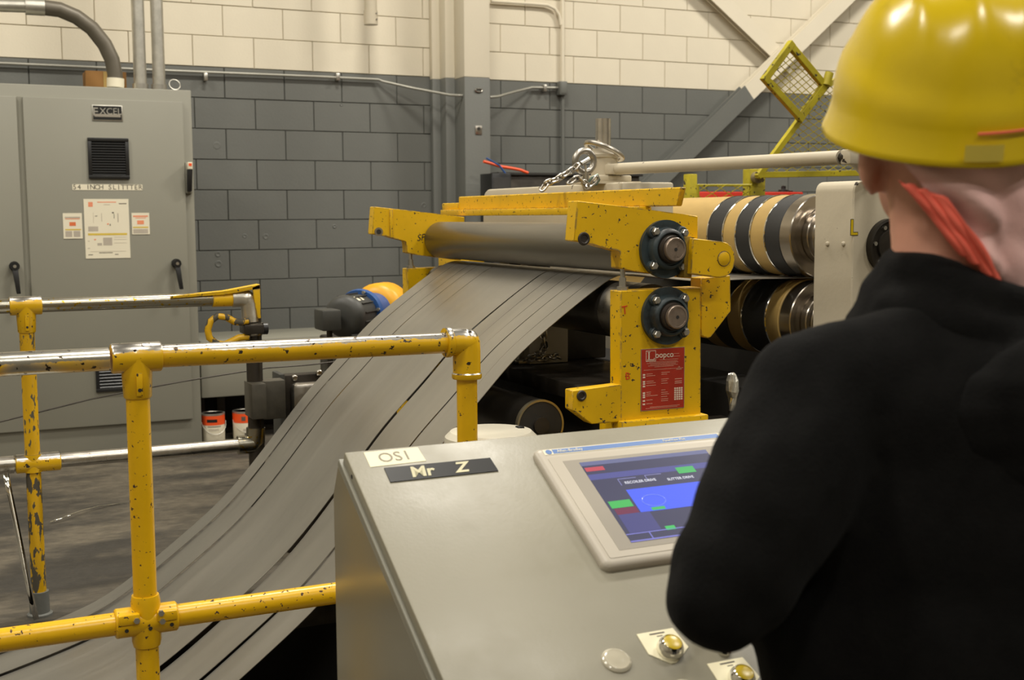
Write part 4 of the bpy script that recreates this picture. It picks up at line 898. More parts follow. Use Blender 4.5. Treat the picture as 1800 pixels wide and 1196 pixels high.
# white pneumatic cylinder / tie rod
a = PD(1072, 298, 4.12); b = PD(1478, 277, 3.27)
cy = thing('white_tie_tube', 'long slender off-white tube reaching from the gearbox to the right above the arbors', 'tube', a)
mb = MB(); mb.cyl(a, b, .0195, 24); part('tube', mb, M_white, cy)
d = (b-a).normalized(); mb = MB(); mb.lathe(b, d, [(0, .013), (.012, .013)], 6); mb.lathe(b+d*.012, d, [(0, .02), (.012, .02), (.014, .012), (.03, .012)], 12); part('end_nut', mb, M_dark, cy)
mb = MB(); e = b+d*.035; mb.box(e.x-.02, e.x+.03, e.y-.02, e.y+.02, e.z-.02, e.z+.02, .005); mb.cyl(e, V((2.62, 2.95, ztop)), .016, 12); part('clevis', mb, M_white, cy)
mb = MB(); mb.box(a.x-.02, a.x+.012, a.y-.02, a.y+.02, a.z-.022, a.z+.022, .004); part('mount_block', mb, M_white, cy)

# ================================================================== EXPANDED METAL CAGE
def mesh_fill(mb, poly, o, u, v, cell_u, cell_v, r=.0022):
    """diamond mesh inside convex polygon poly (2-D), plane o + a*u + b*v"""
    def clip(p, d):
        t0, t1 = -1e9, 1e9; n = len(poly); area_ = sum(poly[i][0]*poly[(i+1) % n][1]-poly[(i+1) % n][0]*poly[i][1] for i in range(n)); sg_ = 1 if area_ > 0 else -1
        for i in range(n):
            a, b = poly[i], poly[(i+1) % n]; e = (b[0]-a[0], b[1]-a[1]); nn = (-e[1]*sg_, e[0]*sg_)
            den = nn[0]*d[0]+nn[1]*d[1]; num = nn[0]*(p[0]-a[0])+nn[1]*(p[1]-a[1])
            if abs(den) < 1e-12:
                if num < 0: return None
                continue
            t_ = -num/den
            if den > 0: t0 = max(t0, t_)
            else: t1 = min(t1, t_)
        return (t0, t1) if t1-t0 > 1e-4 else None
    us = [p[0] for p in poly]; vs = [p[1] for p in poly]; w_ = max(us)-min(us); h_ = max(vs)-min(vs)
    for sgn in (1, -1):
        d = (cell_u, sgn*cell_v); k0 = int((w_+h_*cell_u/cell_v)/cell_u)+2
        for k in range(-k0, k0*2):
            p = (min(us)+k*cell_u, min(vs) if sgn > 0 else max(vs)); c = clip(p, d)
            if not c: continue
            A = o+u*(p[0]+d[0]*c[0])+v*(p[1]+d[1]*c[0]); B = o+u*(p[0]+d[0]*c[1])+v*(p[1]+d[1]*c[1]); mb.tube([A, B], r, 4)
def frame(parent, pts, w_, m, n):
    for i in range(len(pts)):
        a, b = pts[i], pts[(i+1) % len(pts)]; d = (b-a).normalized(); s = n.cross(d).normalized()
        k_ = n*(i*.0012); mb = MB(); mb.prism([a-s*w_/2-d*w_/2+k_, b-s*w_/2+d*w_/2+k_, b+s*w_/2+d*w_/2+k_, a+s*w_/2-d*w_/2+k_], n*w_*.9, .002, 1); part('frame_bar', mb, m, parent)
cg = thing('guard_cage', 'yellow expanded metal guard cage tilted open behind the slitter', 'guard', (3.9, 5.0, 0))
KY = 5.0; nn = V((0, -1, 0)); U_ = V((1, 0, 0)); V_ = V((0, 0, 1))
def panel(pxs, Y, cu, cv, w_=.03):
    P_ = [PY(x, y, Y) for x, y in pxs]; frame(cg, P_, w_, M_yel_cage, nn)
    mb = MB(); mesh_fill(mb, [(p.x, p.z) for p in P_], V((0, Y-.013, 0)), U_, V_, cu, cv)
    o = part('mesh_panel', mb, M_yel_cage, cg, smooth=False); o['kind'] = 'stuff'
panel([(1385, 80), (1445, 151), (1403, 208), (1341, 139)], KY, .052, .036, .034)
panel([(1402, 210), (1450, 150), (1560, 100), (1640, 120), (1640, 302), (1330, 308)], KY+.05, .066, .036, .03)
panel([(1225, 326), (1318, 326), (1318, 392), (1225, 392)], KY+.03, .10, .052, .012)
for x0, x1, yt in ((1318, 1346, 297), (1213, 1226, 306)):
    a = PY(x0, yt, KY+.1); b = PY(x1, yt, KY+.1); mb = MB(); mb.box(a.x, b.x, KY+.1, KY+.16, 0, a.z, .004); part('post', mb, M_yel_cage, cg)
a = PY(1640, 130, KY+.1); mb = MB(); mb.box(a.x-.03, a.x+.03, KY+.1, KY+.16, 0, a.z, .004); part('post', mb, M_yel_cage, cg)
p = PY(1332, 312, KY+.08); mb = MB(); mb.lathe((p.x, KY+.1, p.z), (0, -1, 0), [(0, .03), (.03, .03), (.035, .02), (.04, .02)], 14); part('hinge', mb, mat('dirty_hinge', (.2, .16, .08, 1), .5, var=.5, vscale=40), cg)
p = PY(1455, 140, KY); mb = MB(); mb.cyl(PY(1452, 150, KY-.03), PY(1458, 128, KY-.03), .022, 12); part('lug', mb, M_yel_cage, cg)
a = PY(1203, 337, 5.45); b = PY(1412, 350, 5.45)
rb = thing('red_tool_chest', 'low red metal tool chest behind the arbors', 'chest', ((a.x+b.x)/2, 5.6, 0))
mb = MB(); mb.box(a.x, b.x, 5.45, 5.85, .05, a.z, .006); part('body', mb, M_redp, rb)
for i in range(4): 
    mb = MB(); z = .12+i*(a.z-.2)/4; mb.box(a.x+.03, b.x-.03, 5.44, 5.45, z, z+(a.z-.2)/4-.02, .003); part('drawer', mb, M_redp, rb)
for x in (a.x+.05, b.x-.1): mb = MB(); mb.cyl((x, 5.5, .03), (x+.03, 5.5, .03), .03, 12); mb.cyl((x, 5.8, .03), (x+.03, 5.8, .03), .03, 12); part('caster', mb, M_black, rb)
p = PY(1387, 342, 5.5); mb = MB(); mb.lathe((p.x, 5.55, a.z), (0, 0, 1), [(0, .03), (.015, .028), (.02, .014), (.035, .013), (.04, .004)], 16); mb.cyl((p.x, 5.55, a.z+.01), (p.x+.06, 5.55, a.z+.008), .008, 8); single('black_knob_tool', mb, M_black, 'small black tool with a round knob on the red chest', 'tool')

# ================================================================== SCRAP on the floor and strips of trim
def ribbon(pts, wv, m, name, label, th=.0008):
    mb = MB(); w_ = V(wv); rows = [[mb.bm.verts.new(V(p)-w_/2), mb.bm.verts.new(V(p)+w_/2)] for p in pts]
    for a, b in zip(rows, rows[1:]): mb.bm.faces.new((a[0], a[1], b[1], b[0]))
    me = mb.mesh(name, m); o = bpy.data.objects.new(name, me); COL.objects.link(o); md = o.modifiers.new('s', 'SOLIDIFY'); md.thickness = th; md.offset = 0
    return tag(o, label, 'scrap strip')
ribbon([PY(x, y, 4.27-.0*i) for i, (x, y) in enumerate(((10, 832), (18, 872), (30, 930), (44, 1000), (57, 1060), (64, 1090)))], (.018, .006, .0), M_chrome, 'scrap_strip', 'bright narrow steel offcut leaning against the far railing post')
pts_ = [PZ(x, y, .006+.012*math.sin(i*.7)) for i, (x, y) in enumerate(((88, 919), (110, 912), (130, 904), (150, 897), (175, 891), (200, 888), (222, 886)))]
ribbon([p+V((0, 0, .004)) for p in pts_], (.0, .008, .004), M_chrome, 'scrap_strip', 'thin bright curl of steel trim lying on the concrete floor')
ribbon([PY(x, y, 5.2) for x, y in ((-500, 800), (-60, 752), (0, 742), (80, 722), (160, 702), (240, 686), (320, 671), (400, 658), (470, 647), (540, 642), (610, 634), (640, 628))], (0, .002, .006), M_dark, 'trim_ribbon', 'long thin edge trim ribbon sagging across in front of the cabinet')
# white drum by the pit
wd0, wd1 = PY(788, 765, 2.72), PY(941, 765, 2.72)
cx_, r_ = (wd0.x+wd1.x)/2, (wd1.x-wd0.x)/2; zt3 = PY(870, 757, 2.72).z
dm = thing('white_drum', 'white plastic drum with a rounded lid just behind the console', 'drum', (cx_, 2.73, 0))
mb = MB(); mb.lathe((cx_, 2.73, 0), (0, 0, 1), [(0, r_-.012), (.02, r_), (zt3-.04, r_), (zt3-.015, r_*.97), (zt3-.002, r_*.86), (zt3, r_*.6), (zt3, .01)], 40); part('body', mb, mat('drum_white', srgb(206, 200, 182), .4), dm)
mb = MB(); mb.box(cx_+r_*.6, cx_+r_*.75, 2.73-.01, 2.73+.01, zt3-.004, zt3+.0035, .002); part('cap_mark', mb, M_black, dm)

# ================================================================== CONSOLE
TH = math.radians(29)
A0 = PY(935, 790, 1.9); nC = V((0, -math.sin(TH), math.cos(TH))); dC = V((0, -math.cos(TH), -math.sin(TH)))   # down-slope
def onlid(x, y, off=-.012): r = ray(x, y); q = A0+nC*off; return CAM+r*((q-CAM).dot(nC)/r.dot(nC))
con = thing('operator_console', 'grey sloped operator console with touch screen and push buttons', 'console', (1.0, 1.6, 0))
bl_ = onlid(605, 795); LX0 = bl_.x; LX1 = 1.62; LL = .80          # lid: back-left corner, width, slope length
B0 = V((0, bl_.y, bl_.z))
def LC(x, s, h=0): return V((x, 0, 0))+B0+dC*s+nC*h      # point on lid: x, distance down the slope, height above
LT = .022
mb = MB(); mb.prism([LC(LX0, 0), LC(LX1, 0), LC(LX1, LL), LC(LX0, LL)], nC*-LT, .003, 2); lid = part('lid', mb, M_con, con)
# body profile in YZ
BXL = LX0-.006
def body_pt(s, h): p = LC(0, s, h); return (p.y, p.z)
gap = .010
pb0 = body_pt(-.004, -LT-gap); pb1 = body_pt(LL+.004, -LT-gap)
yb_ = pb0[0]+.016; back = PY(578, 880, yb_+.0)
ch0 = (pb0[0]+.03, pb0[1]-.055)
prof_ = [pb0, ch0, (ch0[0], 0.08), (pb1[0]-.0, .08), (pb1[0], pb1[1])]
mb = MB(); mb.prism([(BXL, y, z) for y, z in prof_], (LX1-BXL+.006, 0, 0), .002, 1); part('body', mb, M_conside, con)
mb = MB()
e0, e1 = LC(BXL, -.006, -LT-gap-.002), LC(BXL, LL+.004, -LT-gap-.002)
mb.prism([e0, e1, e1+nC*.0145, e0+nC*.0145], (.010, 0, 0), .001, 1); part('door_gutter', mb, M_cab, con)
mb = MB(); mb.box(BXL+.03, LX1-.03, pb1[0]+.03, ch0[0]-.03, 0, .08, .002); part('plinth', mb, M_blackm, con)
mb = MB(); mb.prism([LC(LX0+.015, .012, -LT), LC(LX1-.015, .012, -LT), LC(LX1-.015, LL-.01, -LT), LC(LX0+.015, LL-.01, -LT)], nC*-gap); part('gasket', mb, M_blackm, con)
mb = MB(); q = LC(LX0, .052, -LT*.5); mb.cyl(q+V((-.0006, 0, 0)), q+V((.001, 0, 0)), .004, 10); part('screw', mb, M_blackm, lid)
# labels
def slab(pxs, h, m, name, par, lb=None, top=0.0):
    P_ = [onlid(*p) for p in pxs]; mb = MB(); mb.prism([p+nC*top for p in P_], nC*h, 0); return part(name, mb, m, par, lb)
os1 = slab([(639, 796), (734, 787), (749, 811), (651, 822)], .0006, M_cream, 'sticker', con, 'cream OS1 sticker')
rgt = (onlid(749, 811)-onlid(651, 822)).normalized(); upv = nC.cross(rgt)
c = onlid(694, 804); part('lettering', text_mesh('OS1', .034, M_ltext, c+nC*.0008, rgt, upv), None, os1)
bp = slab([(675, 824), (861, 806), (876, 829), (686, 849)], .0016, M_black, 'name_tape', con, 'black name tape')
c = onlid(744, 829); rgt = (onlid(876, 829)-onlid(686, 849)).normalized(); upv = nC.cross(rgt)
Mtt = mat('tape_text', srgb(200, 194, 160), .6)
part('lettering', text_mesh('Mr', .036, Mtt, onlid(741, 831)+nC*.0019, rgt, upv, bold=.0010, shear=.15), None, bp)
part('lettering', text_mesh('Z', .036, Mtt, onlid(809, 824)+nC*.0019, rgt, upv, bold=.0010, shear=.3), None, bp)
# ---- touch screen panel
SW, SH_, BH = .405, .300, .013
pA = onlid(935, 790, 0.0); s0 = (pA-B0).dot(dC); sx = pA.x
def SP(u, v, h=0): return LC(sx+u, s0+v, h)
# rounded rectangle bezel, slightly domed edge
def rrect(x0, y0, x1, y1, r, n=5):
    out = []
    for cx, cy, a0 in ((x1-r, y1-r, 0), (x0+r, y1-r, PI/2), (x0+r, y0+r, PI), (x1-r, y0+r, 1.5*PI)):
        for k in range(n+1): a = a0+PI/2*k/n; out.append((cx+r*math.cos(a), cy+r*math.sin(a)))
    return out
mb = MB(); rings_ = []
for ins, h in ((0, 0.0), (0, .006), (.002, .010), (.006, BH), (.012, BH+.0008)):
    rings_.append([mb.bm.verts.new(SP(u, v, h)) for u, v in rrect(ins, ins, SW-ins, SH_-ins, max(.014-ins*.6, .004))])
for a, b in zip(rings_, rings_[1:]):
    n = len(a)
    for i in range(n): mb.bm.faces.new((a[i], a[(i+1) % n], b[(i+1) % n], b[i]))
mb.bm.faces.new(rings_[-1]); mb.bm.faces.new(rings_[0][::-1]); pnl = part('touch_panel', mb, M_bezel, con, 'light grey operator touch panel')
def srect(u0, v0, u1, v1, h0, h1, m, name, par, r=0):
    mb = MB(); pts = rrect(u0, v0, u1, v1, r) if r else [(u0, v0), (u1, v0), (u1, v1), (u0, v1)]
    mb.prism([SP(u, v, h0) for u, v in pts], nC*(h1-h0)); return part(name, mb, m, par)
h = BH+.0008
# overlay sheet, grey window surround
srect(.017, .030, SW-.017, SH_-.016, h-.0004, h+.0006, M_bezel, 'overlay', pnl, .004)
def uv(x, y): 
    p = onlid(x, y, 0); r = ray(x, y); q = LC(0, 0, h+.001); p = CAM+r*((q-CAM).dot(nC)/r.dot(nC)); d_ = p-LC(sx, s0, h+.001); return d_.x, d_.dot(dC)
ux, vx = uv(989, 811); us_, vs_ = uv(1018, 814)
srect(ux, vx, SW-ux, SH_-.030, h+.0006, h+.0009, M_bezeld, 'window_surround', pnl)
srect(.016, .008, SW-.012, .022, h-.0002, h+.0005, M_wht, 'title_strip', pnl)
srect(.034, .0095, SW-.02, .0205, h+.0005, h+.0008, M_blue, 'blue_stripe', pnl)
mb = MB(); mb.lathe(SP(.026, .015, h+.0004), nC, [(0, .006), (.0006, .006)], 18); part('round_emblem', mb, M_blue, pnl)
part('lettering', text_mesh('Allen-Bradley', .0095, M_wht, SP(.042, .0152, h+.001), (1, 0, 0), -dC, align='LEFT'), None, pnl)
part('lettering', text_mesh('PanelView Plus', .008, M_wht, SP(.262, .0152, h+.001), (1, 0, 0), -dC, align='LEFT'), None, pnl)
def emi(name, col, s): 
    if name in MATS: return MATS[name]
    m = bpy.data.materials.new(name); MATS[name] = m; m.use_nodes = True; b = m.node_tree.nodes['Principled BSDF']
    b.inputs['Base Color'].default_value = (.02, .02, .03, 1); b.inputs['Roughness'].default_value = .2
    b.inputs['Emission Color'].default_value = col; b.inputs['Emission Strength'].default_value = s; return m
Sbg = mat('screen_dark', (.02, .02, .03, 1), .22, emis=(srgb(84, 84, 108), .75), spec=.4)
sw_, sh_ = SW-2*us_, 0
ve = uv(1105, 955)[1]
srect(us_, vs_, SW-us_, ve, h+.0009, h+.0013, Sbg, 'display', pnl)
disp = pnl
DW, DH = SW-2*us_, ve-vs_
def dr_(u0, v0, u1, v1, col, nm='screen_field', lv=0, s=.9): 
    return srect(us_+DW*u0, vs_+DH*v0, us_+DW*u1, vs_+DH*v1, h+.0013+lv*.0002, h+.0014+lv*.0002, emi('scr_%d_%d_%d' % col, srgb(*col), s), nm, pnl)
def U(x, y): a_, b_ = uv(x, y); return (a_-us_)/DW, (b_-vs_)/DH
dr_(0, 0, 1, .05, (120, 124, 160), lv=0); dr_(.0, .165, 1, .235, (96, 98, 160), lv=0)
dr_(.01, .075, .15, .125, (214, 88, 96), lv=1)
u0, v0 = U(1100, 862); u1, v1 = U(1195, 893)
dr_(u0, v0, .80, v1, (86, 110, 250), 'blue_window', lv=1, s=1.0)
g0 = U(1186, 823); dr_(g0[0], g0[1], g0[0]+.14, g0[1]+.08, (88, 196, 110), lv=1)
g0 = U(1068, 883); g1 = U(1112, 893); dr_(g0[0]-.0, g0[1], g0[0]+.16, g0[1]+.085, (84, 200, 100), lv=1)
dr_(g0[0]+.01, g0[1]+.09, g0[0]+.17, g0[1]+.165, (128, 62, 84), lv=1)
g0 = U(1144, 893); dr_(g0[0], g0[1]-.0, g0[0]+.10, g0[1]+.035, (84, 200, 110), lv=2)
g0 = U(1168, 926); dr_(g0[0], g0[1], g0[0]+.07, g0[1]+.045, (84, 210, 110), lv=1)
dr_(.03, .68, .26, .9, (88, 88, 140), lv=1)
dr_(0, .905, 1, .915, (140, 140, 220), 'screen_line', lv=1); dr_(.0, .985, 1, 1.0, (140, 140, 220), 'screen_line', lv=1); dr_(.16, .915, .168, .985, (140, 140, 220), 'screen_line', lv=1)
for (a_, b_, c_, d_) in ((.19, .255, .33, .262), (.19, .262, .195, .34), (.40, .245, .53, .252), (.40, .252, .405, .31)): dr_(a_, b_, c_, d_, (150, 150, 205), 'screen_line', lv=1)
Mst = emi('scr_text', srgb(235, 235, 245), .9)
q = U(1098, 850); part('lettering', text_mesh('RECOILER DRIVE', .0085, Mst, SP(us_+DW*q[0], vs_+DH*q[1], h+.0018), (1, 0, 0), -dC, align='LEFT'), None, disp)
q = U(1173, 844); part('lettering', text_mesh('SLITTER DRIVE', .0085, Mst, SP(us_+DW*q[0], vs_+DH*q[1], h+.0018), (1, 0, 0), -dC, align='LEFT'), None, disp)
# swirl in the blue window
mb = MB(); cc = ((u0+u1)/2-.0, (v0+v1)/2+.02)
mb.tube([SP(us_+DW*(cc[0]+.085*math.cos(k*PI/12)), vs_+DH*(cc[1]+.07*math.sin(k*PI/12)), h+.0018) for k in range(24)], .0010, 5, True); part('screen_smear', mb, emi('scr_swirl', srgb(120, 140, 250), .9), disp)
# ---- buttons
def button(x, y, lens=False, tagpx=True, col=M_ybtn, full=True, lb=None):
    p = onlid(x, y, 0); s_ = (p-B0).dot(dC); c = LC(p.x, s_, 0)
    if lens:
        mb = MB(); mb.lathe(c, nC, [(0, .0230), (.002, .0228), (.0045, .0205), (.0055, .0185), (.0050, .016), (.0060, .009), (.0062, .0002)], 32); part('blank_lens', mb, M_lens, con, lb); return
    t_ = MB(); t_.prism([LC(c.x+a, s_+b, .0) for a, b in ((-.036, -.040), (.028, -.040), (.034, .0), (.0, .024), (-.010, .024), (-.036, .0))], nC*.0012, 0); lt_ = part('legend_plate', t_, M_cream, con)
    part('lettering', text_mesh('RESET', .006, M_ltext, LC(c.x-.002, s_-.024, .0015), (1, 0, 0), -dC), None, lt_) if False else None
    mb = MB()
    for q in ((-.016, -.036, .010, -.0335), (-.006, -.030, .004, -.0285)): mb.prism([LC(c.x+a, s_+b, .0012) for a, b in ((q[0], q[1]), (q[2], q[1]), (q[2], q[3]), (q[0], q[3]))], nC*.0003)
    part('legend_print', mb, Mdk, lt_)
    mb = MB(); mb.lathe(c+nC*.001, nC, [(0, .0205), (.005, .0208), (.012, .0192), (.018, .0158), (.019, .0146), (.016, .0138)], 32); bz = part('push_button', mb, M_chrome, con, lb)
    mb = MB(); mb.lathe(c+nC*.013, nC, [(0, .0142), (.0055, .0140), (.0064, .0125), (.0058, .0002)], 32); part('button_cap', mb, col, bz)
button(1180, 1135, lb='yellow push button in a chrome ring'); button(1306, 1188, lb='partly hidden yellow push button'); button(1087, 1153, lens=True, lb='clear round blank lens'); button(1210, 1208, lens=True, lb='clear round blank lens at the picture edge')
p = onlid(1276, 1137, 0); s_ = (p-B0).dot(dC); mb = MB(); mb.lathe(LC(p.x, s_, 0), nC, [(0, .011), (.006, .011), (.008, .009), (.009, .001)], 20); part('selector_knob', mb, M_chrome, con)

# ================================================================== PERSON
def blob(name, prims, m, parent, voxel=.011, smooth=6, disp=None, label=None, post=None):
    bm = bmesh.new()
    for pr__ in prims:
        if pr__[0] == 'c':                         # chain of (point, radius)
            ch_ = pr__[1]
            for (p, r0), (q, r1) in zip(ch_, ch_[1:]):
                p = V(p); q = V(q); n = max(2, int((q-p).length/(min(r0, r1)*.35))+1)
                for k in range(n+1):
                    t_ = k/n; bmesh.ops.create_icosphere(bm, subdivisions=2, radius=r0+(r1-r0)*t_, matrix=Matrix.Translation(p.lerp(q, t_)))
        else:                                      # ellipsoid: centre, radii, rotation
            _, c, rad, rot = pr__
            bmesh.ops.create_icosphere(bm, subdivisions=3, radius=1, matrix=Matrix.Translation(V(c)) @ rot.to_4x4() @ Matrix.Diagonal((*rad, 1)))
    me = bpy.data.meshes.new(name); bm.to_mesh(me); bm.free()
    o = bpy.data.objects.new(name, me); COL.objects.link(o)
    rm = o.modifiers.new('r', 'REMESH'); rm.mode = 'VOXEL'; rm.voxel_size = voxel; rm.use_smooth_shade = True
    if smooth: s_ = o.modifiers.new('s', 'SMOOTH'); s_.factor = .6; s_.iterations = smooth
    me2 = bpy.data.meshes.new_from_object(o.evaluated_get(bpy.context.evaluated_depsgraph_get()))
    bpy.data.objects.remove(o)
    if disp:
        ns = [v.normal.copy() for v in me2.vertices]
        for v, n in zip(me2.vertices, ns): v.co += n*disp(v.co, n)
    if post: post(me2)
    me2.materials.clear(); me2.materials.append(m); me2.shade_smooth()
    return link(name, me2, parent, label)
I3 = Matrix.Identity(3)
head = PD(1655, 235, 1.36)                     # centre of the skull
fwd = V((_F.x, _F.y, 0)).normalized(); face = (Matrix.Rotation(math.radians(-4), 3, 'Z') @ fwd)   # looks ahead and a little left
side = V((face.y, -face.x, 0))                  # person's right
Rb = Matrix((side, face, V((0, 0, 1)))).transposed()
per = thing('person', 'person seen from behind in black hoodie and yellow hard hat, working at the console', 'person', (head.x, head.y, 0))
def HD(s, f, u): return head+side*s+face*f+V((0, 0, u))
neckb = V((head.x-.0, head.y, 0))-fwd*.02; 
chest = PD(1730, 700, 1.30); hip = V((chest.x+.01, chest.y-.05, .86))
shl = PD(1432, 728, 1.27); shr = PD(2030, 720, 1.24)
elb = PD(1266, 1036, 1.20); wri = V((1.10, 1.47, .80)); elr = PD(2140, 1000, 1.1); wrr = V((1.48, 1.38, .70))
# skin body: head, neck, hands
neckp = [(HD(0, -.01, -.05), .062), (HD(.0, -.02, -.13), .058), (HD(.01, -.03, -.20), .068)]
prims = [('e', HD(0, .0, .02), (.077, .097, .10), Rb), ('e', HD(0, .045, -.055), (.058, .058, .062), Rb), ('c', neckp),
         ('e', HD(0, .075, -.09), (.026, .022, .018), Rb), ('e', HD(0, .108, -.02), (.013, .018, .02), Rb), ('e', HD(0, .10, .0), (.04, .012, .012), Rb),
         ('e', HD(0, .100, -.062), (.024, .010, .006), Rb), ('e', HD(0, .100, -.074), (.022, .010, .006), Rb)]
for s_ in (-1, 1):
    prims += [('e', HD(s_*.080, -.004, -.030), (.012, .019, .034), Rb), ('e', HD(s_*.074, -.0, -.056), (.010, .012, .014), Rb), ('e', HD(s_*.030, .090, .006), (.012, .008, .008), Rb)]
prims += [('c', [(HD(0, -.02, -.2), .06), (V((chest.x, chest.y, 1.14))+fwd*.03, .06), (V((chest.x, chest.y, 1.0))+fwd*.02, .08)]),
          ('c', [(V((chest.x, chest.y, 1.13)), .06), (shl, .045), (elb, .038), (wri, .027)]), ('c', [(V((chest.x, chest.y, 1.13)), .06), (shr, .045), (elr, .038), (wrr, .027)])]
def hand(w0, palm_dir, thumb_side):
    d = V(palm_dir).normalized(); s = V((d.y, -d.x, 0)).normalized()*thumb_side; dn = V((0, 0, -1)); out = []
    pc_ = w0+d*.05; out.append(('c', [(w0, .026), (w0+d*.03-s*.012, .022), (w0+d*.075-s*.022, .014)])); out.append(('c', [(w0, .026), (w0+d*.03+s*.012, .022), (w0+d*.08+s*.022, .014)])); out.append(('c', [(w0, .024), (w0+d*.082, .015)]))
    for k, ln in enumerate((.066, .076, .070, .055)):
        b = w0+d*.08+s*(.030-.019*k); out.append(('c', [(b, .0095), (b+d*ln*.45+dn*.004, .0088), (b+d*ln*.75+dn*ln*.25, .0082), (b+d*ln*.9+dn*ln*.5, .0074)]))
    b = w0+d*.03+s*.025; out.append(('c', [(b, .012), (b+s*.022+d*.022+dn*.004, .0105), (b+s*.03+d*.05+dn*.012, .0092)]))
    return out
prims += hand(wri, (.25, .85, .06), 1); prims += hand(wrr, (-.2, .85, .30), -1)
body = blob('body', prims, M_skin, per, .0065, 4)
# stubble / short hair on the nape
blob('hair', [('e', HD(0, -.012, .035), (.080, .092, .088), Rb), ('e', HD(0, .085, -.085), (.030, .020, .020), Rb)], M_hair, per, .008, 4)
# hoodie
def wr(co, n):
    a = noise.noise(V((co.x*9, co.y*9, co.z*3.2)))*.010+noise.noise(V((co.x*22, co.y*22, co.z*8)))*.004
    e = (co-elb).length
    if e < .16: a += math.sin((co-elb).dot((shl-elb).normalized())*95)*.0035*(1-e/.16)
    return a
Rc = Matrix((_R0, fwd, V((0, 0, 1)))).transposed()
def CB(r_, f_, z): return V((chest.x, chest.y, 0))+_R0*r_+fwd*f_+V((0, 0, z))
tor = [('e', CB(-.0, .0, 1.12), (.215, .115, .125), Rc), ('e', CB(0, .0, 1.02), (.235, .125, .20), Rc), ('e', CB(.0, .0, .88), (.25, .135, .20), Rc), ('e', CB(.0, -.0, .74), (.255, .14, .15), Rc),
       ('c', [(HD(.02, -.02, -.20), .060), (CB(-.05, .01, 1.185), .080), (shl+V((0, 0, .022)), .070), (shl, .080)]), ('c', [(HD(.02, -.02, -.20), .060), (CB(.07, .01, 1.185), .080), (shr+V((0, 0, .02)), .070)]),
       ('c', [(shl, .080), (shl.lerp(elb, .35), .084), (shl.lerp(elb, .7), .074), (elb, .060), (elb.lerp(wri, .5), .054), (elb.lerp(wri, .88), .040), (elb.lerp(wri, .95), .040)]),
       ('c', [(shr, .080), (shr.lerp(elr, .5), .078), (elr, .066), (elr.lerp(wrr, .5), .056), (elr.lerp(wrr, .93), .040)])]
blob('hoodie', tor, M_hood, per, .010, 8, wr)
# hood bunched around the neck
hc = HD(.035, -.03, -.170); hr = []
for k in range(25):
    a = 2*PI*k/24; cr_, sr_ = math.cos(a), math.sin(a)
    hr.append((hc+_R0*(cr_*.078)+fwd*(sr_*.076)+V((0, 0, .012*sr_-.020*cr_)), .026))
hr2 = [(p+V((0, 0, -.045))+(p-hc)*.22, .036) for p, r_ in hr]
hr3 = [(p+V((0, 0, -.085))+(p-hc)*.30, .042) for p, r_ in hr]
hoodp = [('c', hr), ('c', hr2), ('c', hr3), ('c', [(hc+_R0*-.10-fwd*.03+V((0, 0, -.055)), .036), (hc-_R0*.03-fwd*.10+V((0, 0, -.085)), .042), (hc+_R0*.09-fwd*.12+V((0, 0, -.11)), .046), (hc+_R0*.2-fwd*.09+V((0, 0, -.12)), .042)]),
         ('e', CB(.07, -.09, 1.14), (.14, .045, .10), Rc)]
blob('hood', hoodp, M_hood, per, .008, 3, lambda co, n: noise.noise(co*14)*.006+noise.noise(V((co.x*10, co.y*10, co.z*45)))*.004)
# trousers and boots
lp = []
for s_ in (-1, 1):
    lp.append(('c', [(V((hip.x, hip.y, .78))+_R0*.085*s_, .095), (V((hip.x, hip.y, .48))+_R0*.11*s_+fwd*.02, .078), (V((hip.x, hip.y, .10))+_R0*.12*s_, .058)]))
blob('trousers', lp+[('e', V((hip.x, hip.y, .80)), (.15, .095, .09), Rc)], M_denim, per, .013, 6)
for s_ in (-1, 1):
    b = V((hip.x, hip.y, 0))+_R0*.12*s_
    bo = blob('boot', [('c', [(b+V((0, 0, .17)), .058), (b+V((0, 0, .07)), .055)]), ('c', [(b-fwd*.05+V((0, 0, .05)), .048), (b+fwd*.07+V((0, 0, .05)), .048), (b+fwd*.16+V((0, 0, .045)), .044)])], M_black, per, .011, 4,
         post=lambda me: [setattr(v.co, 'z', max(v.co.z, .001)) for v in me.vertices])
# ---- hard hat
tilt = Matrix.Rotation(math.radians(16), 3, side)      # brim dips at the nape
HR = tilt @ Rb; hc_ = HD(.0, -.0, .035)
def HP(s, f, u): return hc_+HR @ V((s, f, u))
mb = MB(); NA, NR = 72, 22; rings_ = []
for j in range(NR+1):
    ph = (PI/2)*(j/NR)*.995; row = []
    for i in range(NA):
        th_ = 2*PI*i/NA; cs, sn = math.cos(th_), math.sin(th_)     # cs: side, sn: face
        rs, rf, ru_ = .113, .138, .148
        k_ = math.cos(ph)**.82; zz_ = ru_*math.sin(ph)**1.02
        x = rs*k_*cs; y = rf*k_*sn
        # central ridge and two side ridges, running front to back
        rid = math.exp(-((x)/.014)**2)*.006 + (math.exp(-((abs(x)-.052+.0*y)/.008)**2)*.006)
        side_step = .006/(1+math.exp((zz_-.05-(.03*sn))*220))
        g = 1+(side_step/.11)
        row.append(mb.bm.verts.new(HP(x*g, y*g, zz_+rid*(zz_/ru_))))
    rings_.append(row)
for a, b in zip(rings_, rings_[1:]):
    for i in range(NA): mb.bm.faces.new((a[i], a[(i+1) % NA], b[(i+1) % NA], b[i]))
mb.bm.faces.new(rings_[-1])
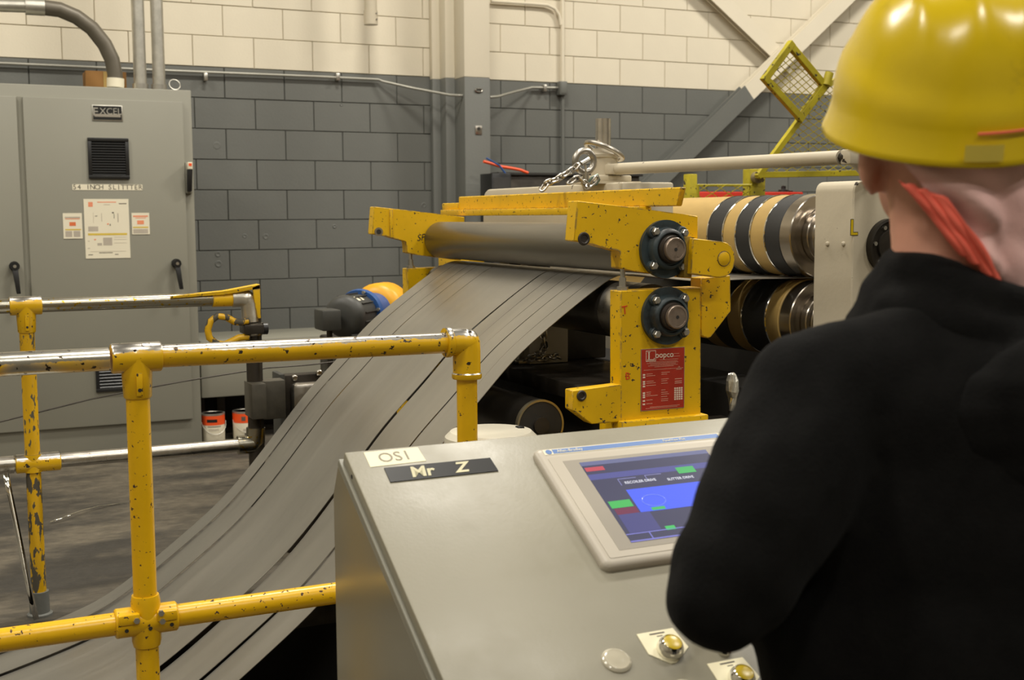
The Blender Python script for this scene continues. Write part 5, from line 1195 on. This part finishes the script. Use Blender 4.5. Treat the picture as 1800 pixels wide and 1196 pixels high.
# brim
prev = rings_[0]
for dr2, dz2 in ((.004, -.006), (.007, -.020), (.010, -.030), (.012, -.036), (.010, -.0385), (.005, -.036)):
    row = []
    for i in range(NA):
        th_ = 2*PI*i/NA; cs, sn = math.cos(th_), math.sin(th_)
        ext = 1+1.3*max(0, sn)**3; rs, rf = .116, .142
        row.append(mb.bm.verts.new(HP((rs+dr2)*cs, (rf+dr2*ext)*sn, dz2*(1-.5*max(0, sn)))))
    for i in range(NA): mb.bm.faces.new((prev[i], row[i], row[(i+1) % NA], prev[(i+1) % NA]))
    prev = row
hat = part('hard_hat', mb, M_hat, per, 'glossy scuffed yellow hard hat', ang=60)
# red piping line and nape label on the hat
mb = MB(); mb.tube([HP(.1235*math.cos(a), .1485*math.sin(a), -.004+.004*math.cos(a)) for a in [(-PI/2-.02)+k*.09 for k in range(14)]], .0014, 6); part('red_line', mb, M_clothr, hat)
pl_ = MB(); rows = []
for k in range(4):
    a = -PI/2-.12+k*.10; rows.append([pl_.bm.verts.new(HP((.1305)*math.cos(a), (.1555)*math.sin(a), zq)) for zq in (-.031, -.014)])
for a, b in zip(rows, rows[1:]): pl_.bm.faces.new((a[0], b[0], b[1], a[1]))
part('nape_label', pl_, mat('hat_label', srgb(226, 205, 90), .25), hat, 'pale glossy label on the nape')
# ---- cloth liner hanging below the hat over nape and right side
def cloth(a0, a1, zb, m, name, rx, ry, amp, lb, sh=0, v0=0., both=False):
    mb = MB(); NU, NV = 60, 26; rows = []
    for j in range(NV+1):
        v = v0+(1-v0)*j/NV; row = []
        for i in range(NU+1):
            u = i/NU; a = a0+sh*v*(1 if both else (1-u))+(a1-a0)*u
            drop = zb(u)*v
            rr_ = 1-.06*v+.05*math.sin(v*PI)
            f_ = amp*(math.sin(u*22+v*6)*.5+noise.noise(V((u*6, v*5, 3.1)))*1.6)*(.3+v)
            row.append(mb.bm.verts.new(HD((rx*rr_+f_)*math.cos(a)+.0, (ry*rr_+f_)*math.sin(a)-.0, .02-drop)))
        rows.append(row)
    for a, b in zip(rows, rows[1:]):
        for i in range(NU): mb.bm.faces.new((a[i], b[i], b[i+1], a[i+1]))
    o = part(name, mb, m, per, lb, ang=80); md = o.modifiers.new('s', 'SOLIDIFY'); md.thickness = .003; return o
cloth(-PI/2-1.10, .45, lambda u: .165+.03*min(1, u*3), M_cloth, 'head_cloth', .096, .114, .010, 'pale pink cloth hanging from the hard hat', 1.25)
cloth(-PI/2-1.36, -PI/2-.88, lambda u: .150+.035*u, M_clothr, 'cloth_hem', .100, .118, .003, 'red-orange cloth edge', 1.28, .50, True)
